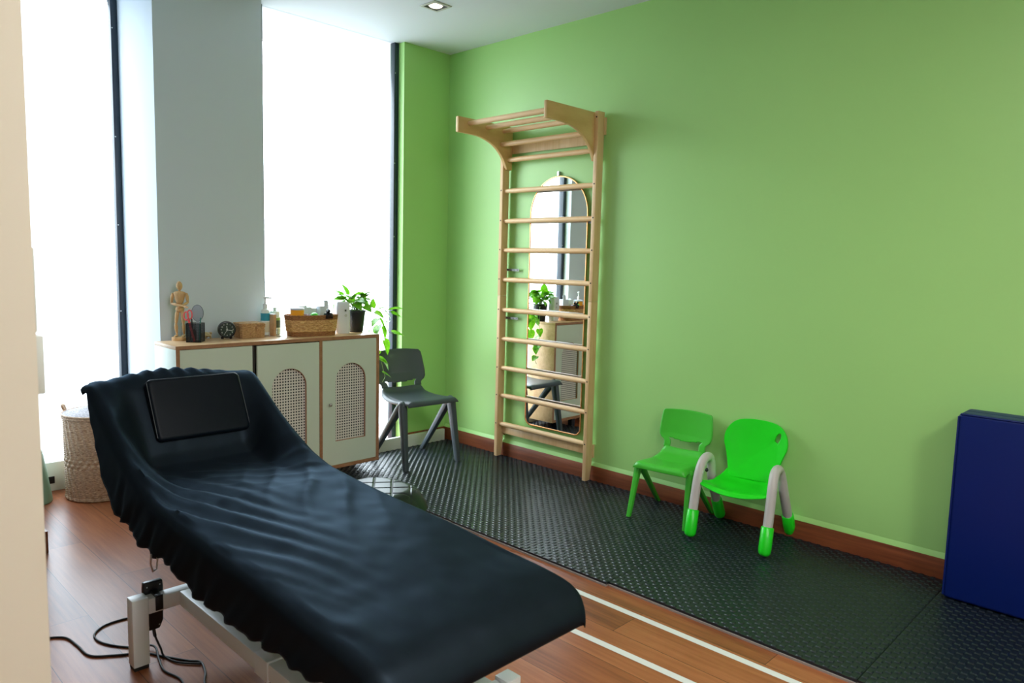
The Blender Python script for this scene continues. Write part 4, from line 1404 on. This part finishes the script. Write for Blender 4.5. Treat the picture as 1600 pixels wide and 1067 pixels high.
obj('nozzle', G().ell((0.010, -0.034, 0.143), (0.0045, 0.002, 0.0055), 12, 8), M['black_plastic'], root)
obj('badge', G().lathe([(0.009, 0), (0.009, 0.0006), (0.0075, 0.0006)], 18).move(Matrix.Translation((0.012, -0.0326, 0.112)) @ Matrix.Rotation(PI / 2, 4, 'X')), M['switch'], root)

# pothos
root = thing('potted_plant', 'trailing variegated pothos in a black pot at the end of the sideboard', 'plant', (-0.890, -0.160, ZT))
obj('pot', G().lathe([(0.040, 0.0), (0.044, 0.004), (0.058, 0.125), (0.061, 0.126), (0.061, 0.138), (0.055, 0.138), (0.053, 0.120)], 28), M['pot'], root, angle=40)
obj('soil', G().lathe([(0.052, 0.118), (0.02, 0.122), (0.001, 0.123)], 20), M['soil'], root)
ori = Vector((-0.890, -0.160, ZT))
def leaf(g, tip, base, size, droop=0.25, roll=0.0):
    """heart shaped leaf with its stalk end at base, pointing to tip"""
    b, t = Vector(base), Vector(tip)
    d = (t - b).normalized()
    up = Vector((0, 0, 1)) if abs(d.z) < 0.92 else Vector((0.3, -1, 0)).normalized()
    sd = d.cross(up).normalized()
    nm = sd.cross(d)
    sd, nm = sd * math.cos(roll) + nm * math.sin(roll), nm * math.cos(roll) - sd * math.sin(roll)
    out = [(0.0, 0.0), (-0.10, 0.16), (-0.08, 0.30), (0.08, 0.40), (0.30, 0.42), (0.55, 0.33), (0.80, 0.16), (1.0, 0.0)]
    L = size
    mid = [b + d * (L * x) - nm * (L * droop * x * x) for x, _ in out]
    vs, fs = [], []
    for i, (x, w) in enumerate(out):
        m = b + d * (L * max(x, 0)) - nm * (L * droop * max(x, 0) ** 2) if x >= 0 else b + d * (L * x)
        c = b + d * (L * (x if x > 0 else 0)) - nm * (L * droop * (max(x, 0)) ** 2)
        vs += [c, m + sd * (w * L) + nm * (0.22 * w * L), m - sd * (w * L) + nm * (0.22 * w * L)]
    for i in range(len(out) - 1):
        a, e = 3 * i, 3 * (i + 1)
        fs += [(a, e, e + 1, a + 1), (a, a + 2, e + 2, e)]
    g.add(vs, fs)
foliage, stems = G(), G()
rl = random.Random(11)
LEAVES = [  # leaf centre in the room, length, pointing direction
    ((-1.002, -0.13, 1.134), 0.055, (-0.6, -0.2, 0.5)), ((-0.955, -0.14, 1.150), 0.062, (-0.3, 0.1, 0.9)), ((-0.918, -0.19, 1.120), 0.060, (0.2, -0.3, 0.5)), ((-1.018, -0.17, 1.092), 0.058, (-0.9, -0.1, 0.2)),
    ((-0.850, -0.14, 1.118), 0.070, (0.8, -0.1, 0.25)), ((-0.800, -0.15, 1.098), 0.062, (0.9, 0.1, -0.2)), ((-0.868, -0.21, 1.078), 0.058, (0.3, -0.6, 0.1)), ((-0.965, -0.22, 1.076), 0.055, (-0.4, -0.7, 0.1)),
    ((-0.815, -0.19, 1.045), 0.055, (0.7, -0.4, -0.5)), ((-0.917, -0.23, 1.045), 0.055, (0.0, -0.8, -0.3)), ((-0.985, -0.12, 1.058), 0.055, (-0.7, 0.3, -0.2)), ((-0.890, -0.10, 1.090), 0.060, (0.2, 0.7, 0.4)),
    ((-0.940, -0.10, 1.108), 0.060, (-0.3, 0.7, 0.4)), ((-0.840, -0.09, 1.060), 0.055, (0.5, 0.6, 0.0)), ((-0.875, -0.18, 1.058), 0.050, (0.4, -0.2, 0.2)), ((-1.030, -0.15, 1.045), 0.050, (-0.8, -0.2, -0.3)),
    ((-0.925, -0.17, 1.095), 0.060, (-0.1, -0.4, 0.7)), ((-0.965, -0.19, 1.110), 0.055, (-0.5, -0.5, 0.4)), ((-0.855, -0.24, 1.030), 0.052, (0.3, -0.8, -0.4)),
]
for k in range(26):
    a, e = rl.uniform(0, 2 * PI), rl.uniform(-0.25, 0.9)
    d0 = Vector((math.cos(a), 0.75 * math.sin(a), e))
    LEAVES.append(((-0.908 + 0.095 * d0.x, -0.160 + 0.085 * d0.y, 1.068 + 0.062 * e), rl.uniform(0.042, 0.058), (d0.x, d0.y, 0.5 * e + rl.uniform(-0.3, 0.3))))
for c, L, d in LEAVES:
    c, d = Vector(c) - ori, Vector(d).normalized()
    b = c - d * (L * 0.5)
    b = c - d * (L * 0.60)
    leaf(foliage, c + d, b, L * 1.25, 0.25, rl.uniform(-0.5, 0.5))
    s0 = Vector((rl.uniform(-0.025, 0.025), rl.uniform(-0.025, 0.025), 0.118))
    stems.tube(bez(tuple(s0), tuple(s0 + Vector((0, 0, 0.05))), tuple(b - d * 0.02 - Vector((0, 0, 0.02))), tuple(b), 8), 0.0016, 6)
def vine(pts, lv):
    P = [tuple(Vector(p) - ori) for p in pts]
    stems.tube(spline(P, 7), 0.0017, 6)
    for a, L, d in lv:
        b = Vector(a) - ori
        d = Vector(d).normalized()
        near = min((Vector(q) for q in spline(P, 7)), key=lambda q: (q - b).length)
        if (near - b).length > 0.004:
            stems.tube([tuple(near), tuple((near + b) / 2 + Vector((0, 0, 0.006))), tuple(b)], 0.0012, 5)
        leaf(foliage, b + d, b, L * 1.32, 0.2, rl.uniform(-0.4, 0.4))
vine([(-0.885, -0.185, 0.995), (-0.845, -0.195, 1.025), (-0.800, -0.19, 1.02), (-0.765, -0.20, 0.985), (-0.740, -0.21, 0.93), (-0.735, -0.215, 0.885), (-0.715, -0.22, 0.80), (-0.700, -0.225, 0.73)],
     [((-0.790, -0.19, 1.035), 0.045, (0.3, 0, 0.9)), ((-0.765, -0.19, 1.000), 0.055, (0.8, -0.2, -0.4)), ((-0.752, -0.20, 0.955), 0.055, (-0.8, -0.2, -0.5)), ((-0.735, -0.20, 0.950), 0.070, (0.45, -0.2, -0.75)),
      ((-0.748, -0.21, 0.915), 0.065, (-0.55, -0.3, -0.6)), ((-0.722, -0.21, 0.905), 0.070, (0.15, -0.3, -0.8)), ((-0.790, -0.20, 0.90), 0.045, (-0.7, -0.2, -0.5)), ((-0.712, -0.22, 0.815), 0.075, (0.3, -0.2, -0.9))])
vine([(-0.875, -0.160, 0.995), (-0.815, -0.165, 1.03), (-0.740, -0.18, 1.025), (-0.680, -0.19, 1.005), (-0.635, -0.20, 0.995)],
     [((-0.718, -0.18, 1.020), 0.055, (0.4, -0.4, 0.2)), ((-0.685, -0.19, 1.000), 0.050, (0.4, -0.2, -0.4)), ((-0.665, -0.19, 1.008), 0.085, (0.85, -0.1, 0.22)), ((-0.640, -0.20, 0.990), 0.055, (0.8, -0.3, -0.2))])
vine([(-0.700, -0.21, 0.985), (-0.690, -0.215, 0.93), (-0.672, -0.21, 0.875), (-0.640, -0.20, 0.858), (-0.610, -0.20, 0.855)],
     [((-0.622, -0.20, 0.856), 0.080, (0.9, -0.1, -0.12)), ((-0.690, -0.21, 0.93), 0.03, (0.7, 0, 0.4))])
vine([(-0.850, -0.200, 0.995), (-0.825, -0.215, 0.985), (-0.805, -0.235, 0.86), (-0.79, -0.25, 0.75), (-0.765, -0.26, 0.69), (-0.748, -0.26, 0.63), (-0.735, -0.26, 0.585), (-0.755, -0.26, 0.55)],
     [((-0.775, -0.25, 0.705), 0.060, (0.6, -0.3, -0.3)), ((-0.752, -0.26, 0.690), 0.055, (0.5, -0.3, -0.7)), ((-0.748, -0.26, 0.610), 0.050, (0.75, -0.2, -0.3)), ((-0.800, -0.24, 0.82), 0.05, (-0.4, 0.2, -0.8)),
      ((-0.790, -0.245, 0.76), 0.05, (0.5, 0.6, -0.5))])
obj('foliage', foliage, M['leaf'], root, angle=80)
obj('stems', stems, M['stem'], root)

# ------------------------------------------------------------------ laundry basket, bin, cloth
root = thing('laundry_basket', 'tall round natural rattan laundry basket with a lid behind the treatment table', 'laundry basket', (-2.250, 0.285, 0), 0)
def ratt(u, v):
    a = u * 2 * PI
    rows, nst = 46, 30
    band = 1.0 if 0.40 < v < 0.53 else 0.0
    rw = v * rows if not band else v * rows / 2.6
    row = int(rw)
    st = math.sin((rw % 1.0) * PI)
    r = 0.183 + 0.0065 * st * (0.4 + 0.6 * math.sin(a * nst + (row % 2) * PI if band else a * nst + 0.4 * row)) - 0.003 * (1 - v)
    if v < 0.03:
        r += 0.004
    return (r * math.cos(a), r * math.sin(a), 0.004 + 0.445 * v)
obj('basket_wall', G().grid(240, 185, ratt, closeu=True), M['rattan'], root, angle=80)
obj('basket_bottom', G().lathe([(0.16, 0.0), (0.178, 0.002), (0.178, 0.008)], 40), M['rattan'], root)
tor = [(0.188 * math.cos(a), 0.188 * math.sin(a), 0.452 + 0.0015 * math.sin(30 * a)) for a in [2 * PI * i / 90 for i in range(91)]]
obj('rim', G().tube(tor, 0.0075, 8, cap=False), M['rattan'], root)
def lidf(u, v):
    a = u * 2 * PI
    r = 0.190 * v
    st = math.sin((v * 18 % 1.0) * PI)
    return (r * math.cos(a), r * math.sin(a), 0.462 + 0.018 * (1 - v * v) + 0.003 * st * (0.5 + 0.5 * math.sin(a * 36 + PI * (int(v * 18) % 2))))
lid = obj('lid', G().grid(144, 73, lidf, closeu=True), M['rattan_lid'], root, angle=80, solid=0.004, label='greyish woven round lid')
tor = [(0.191 * math.cos(a), 0.191 * math.sin(a), 0.464) for a in [2 * PI * i / 90 for i in range(91)]]
obj('lid_rim', G().tube(tor, 0.0055, 8, cap=False), M['rattan'], lid)
ang = math.radians(133)
hp = []
for i in range(17):
    t = PI * 1.15 * i / 16 - 0.2
    rr = 0.194 + 0.030 * math.sin(max(0, min(PI, t)))
    hp.append((rr * math.cos(ang + 0.0), rr * math.sin(ang), 0.40 + 0.085 * (i / 16)))
hp = spline([(0.190 * math.cos(3.75), 0.190 * math.sin(3.75), 0.395), (0.205 * math.cos(3.78), 0.205 * math.sin(3.78), 0.43), (0.222 * math.cos(3.80), 0.222 * math.sin(3.80), 0.47), (0.220 * math.cos(3.85), 0.220 * math.sin(3.85), 0.492),
             (0.200 * math.cos(3.92), 0.200 * math.sin(3.92), 0.495), (0.186 * math.cos(3.98), 0.186 * math.sin(3.98), 0.474)], 6)
rot = Matrix.Rotation(math.radians(135 - 222 + 360), 4, 'Z')
obj('loop_handle', G().tube(hp, 0.006, 8).move(rot), M['rattan'], root)
g = G()
def clothf(u, v):
    x, y = (u - 0.5) * 0.13, (v - 0.5) * 0.10
    return (x, y, 0.487 + 0.034 * max(0.0, 1 - (2 * abs(u - 0.5)) ** 3) * max(0, 1 - (2 * abs(v - 0.5)) ** 3) * (0.8 + 0.35 * vnoise(u * 5, v * 5)))
g.grid(24, 20, clothf)
o = obj('folded_cloth', g, M['cloth'], angle=80, solid=0.003)
o.location = (-2.252, 0.215, 0)
tag(o, 'slate grey crumpled cloth lying on the lid of the laundry basket', 'cloth')

root = thing('waste_bin', 'pale green tapering bin on the floor between beige wall and laundry basket', 'bin', (-2.592, 0.350, 0))
obj('bin_body', G().lathe([(0.100, 0), (0.104, 0.004), (0.104, 0.012), (0.068, 0.265), (0.064, 0.268)], 40), M['cone'], root, angle=40)
obj('bin_lid', G().lathe([(0.0655, 0.2682), (0.065, 0.278), (0.055, 0.288), (0.02, 0.294), (0.001, 0.2945)], 40), M['cone'], root)
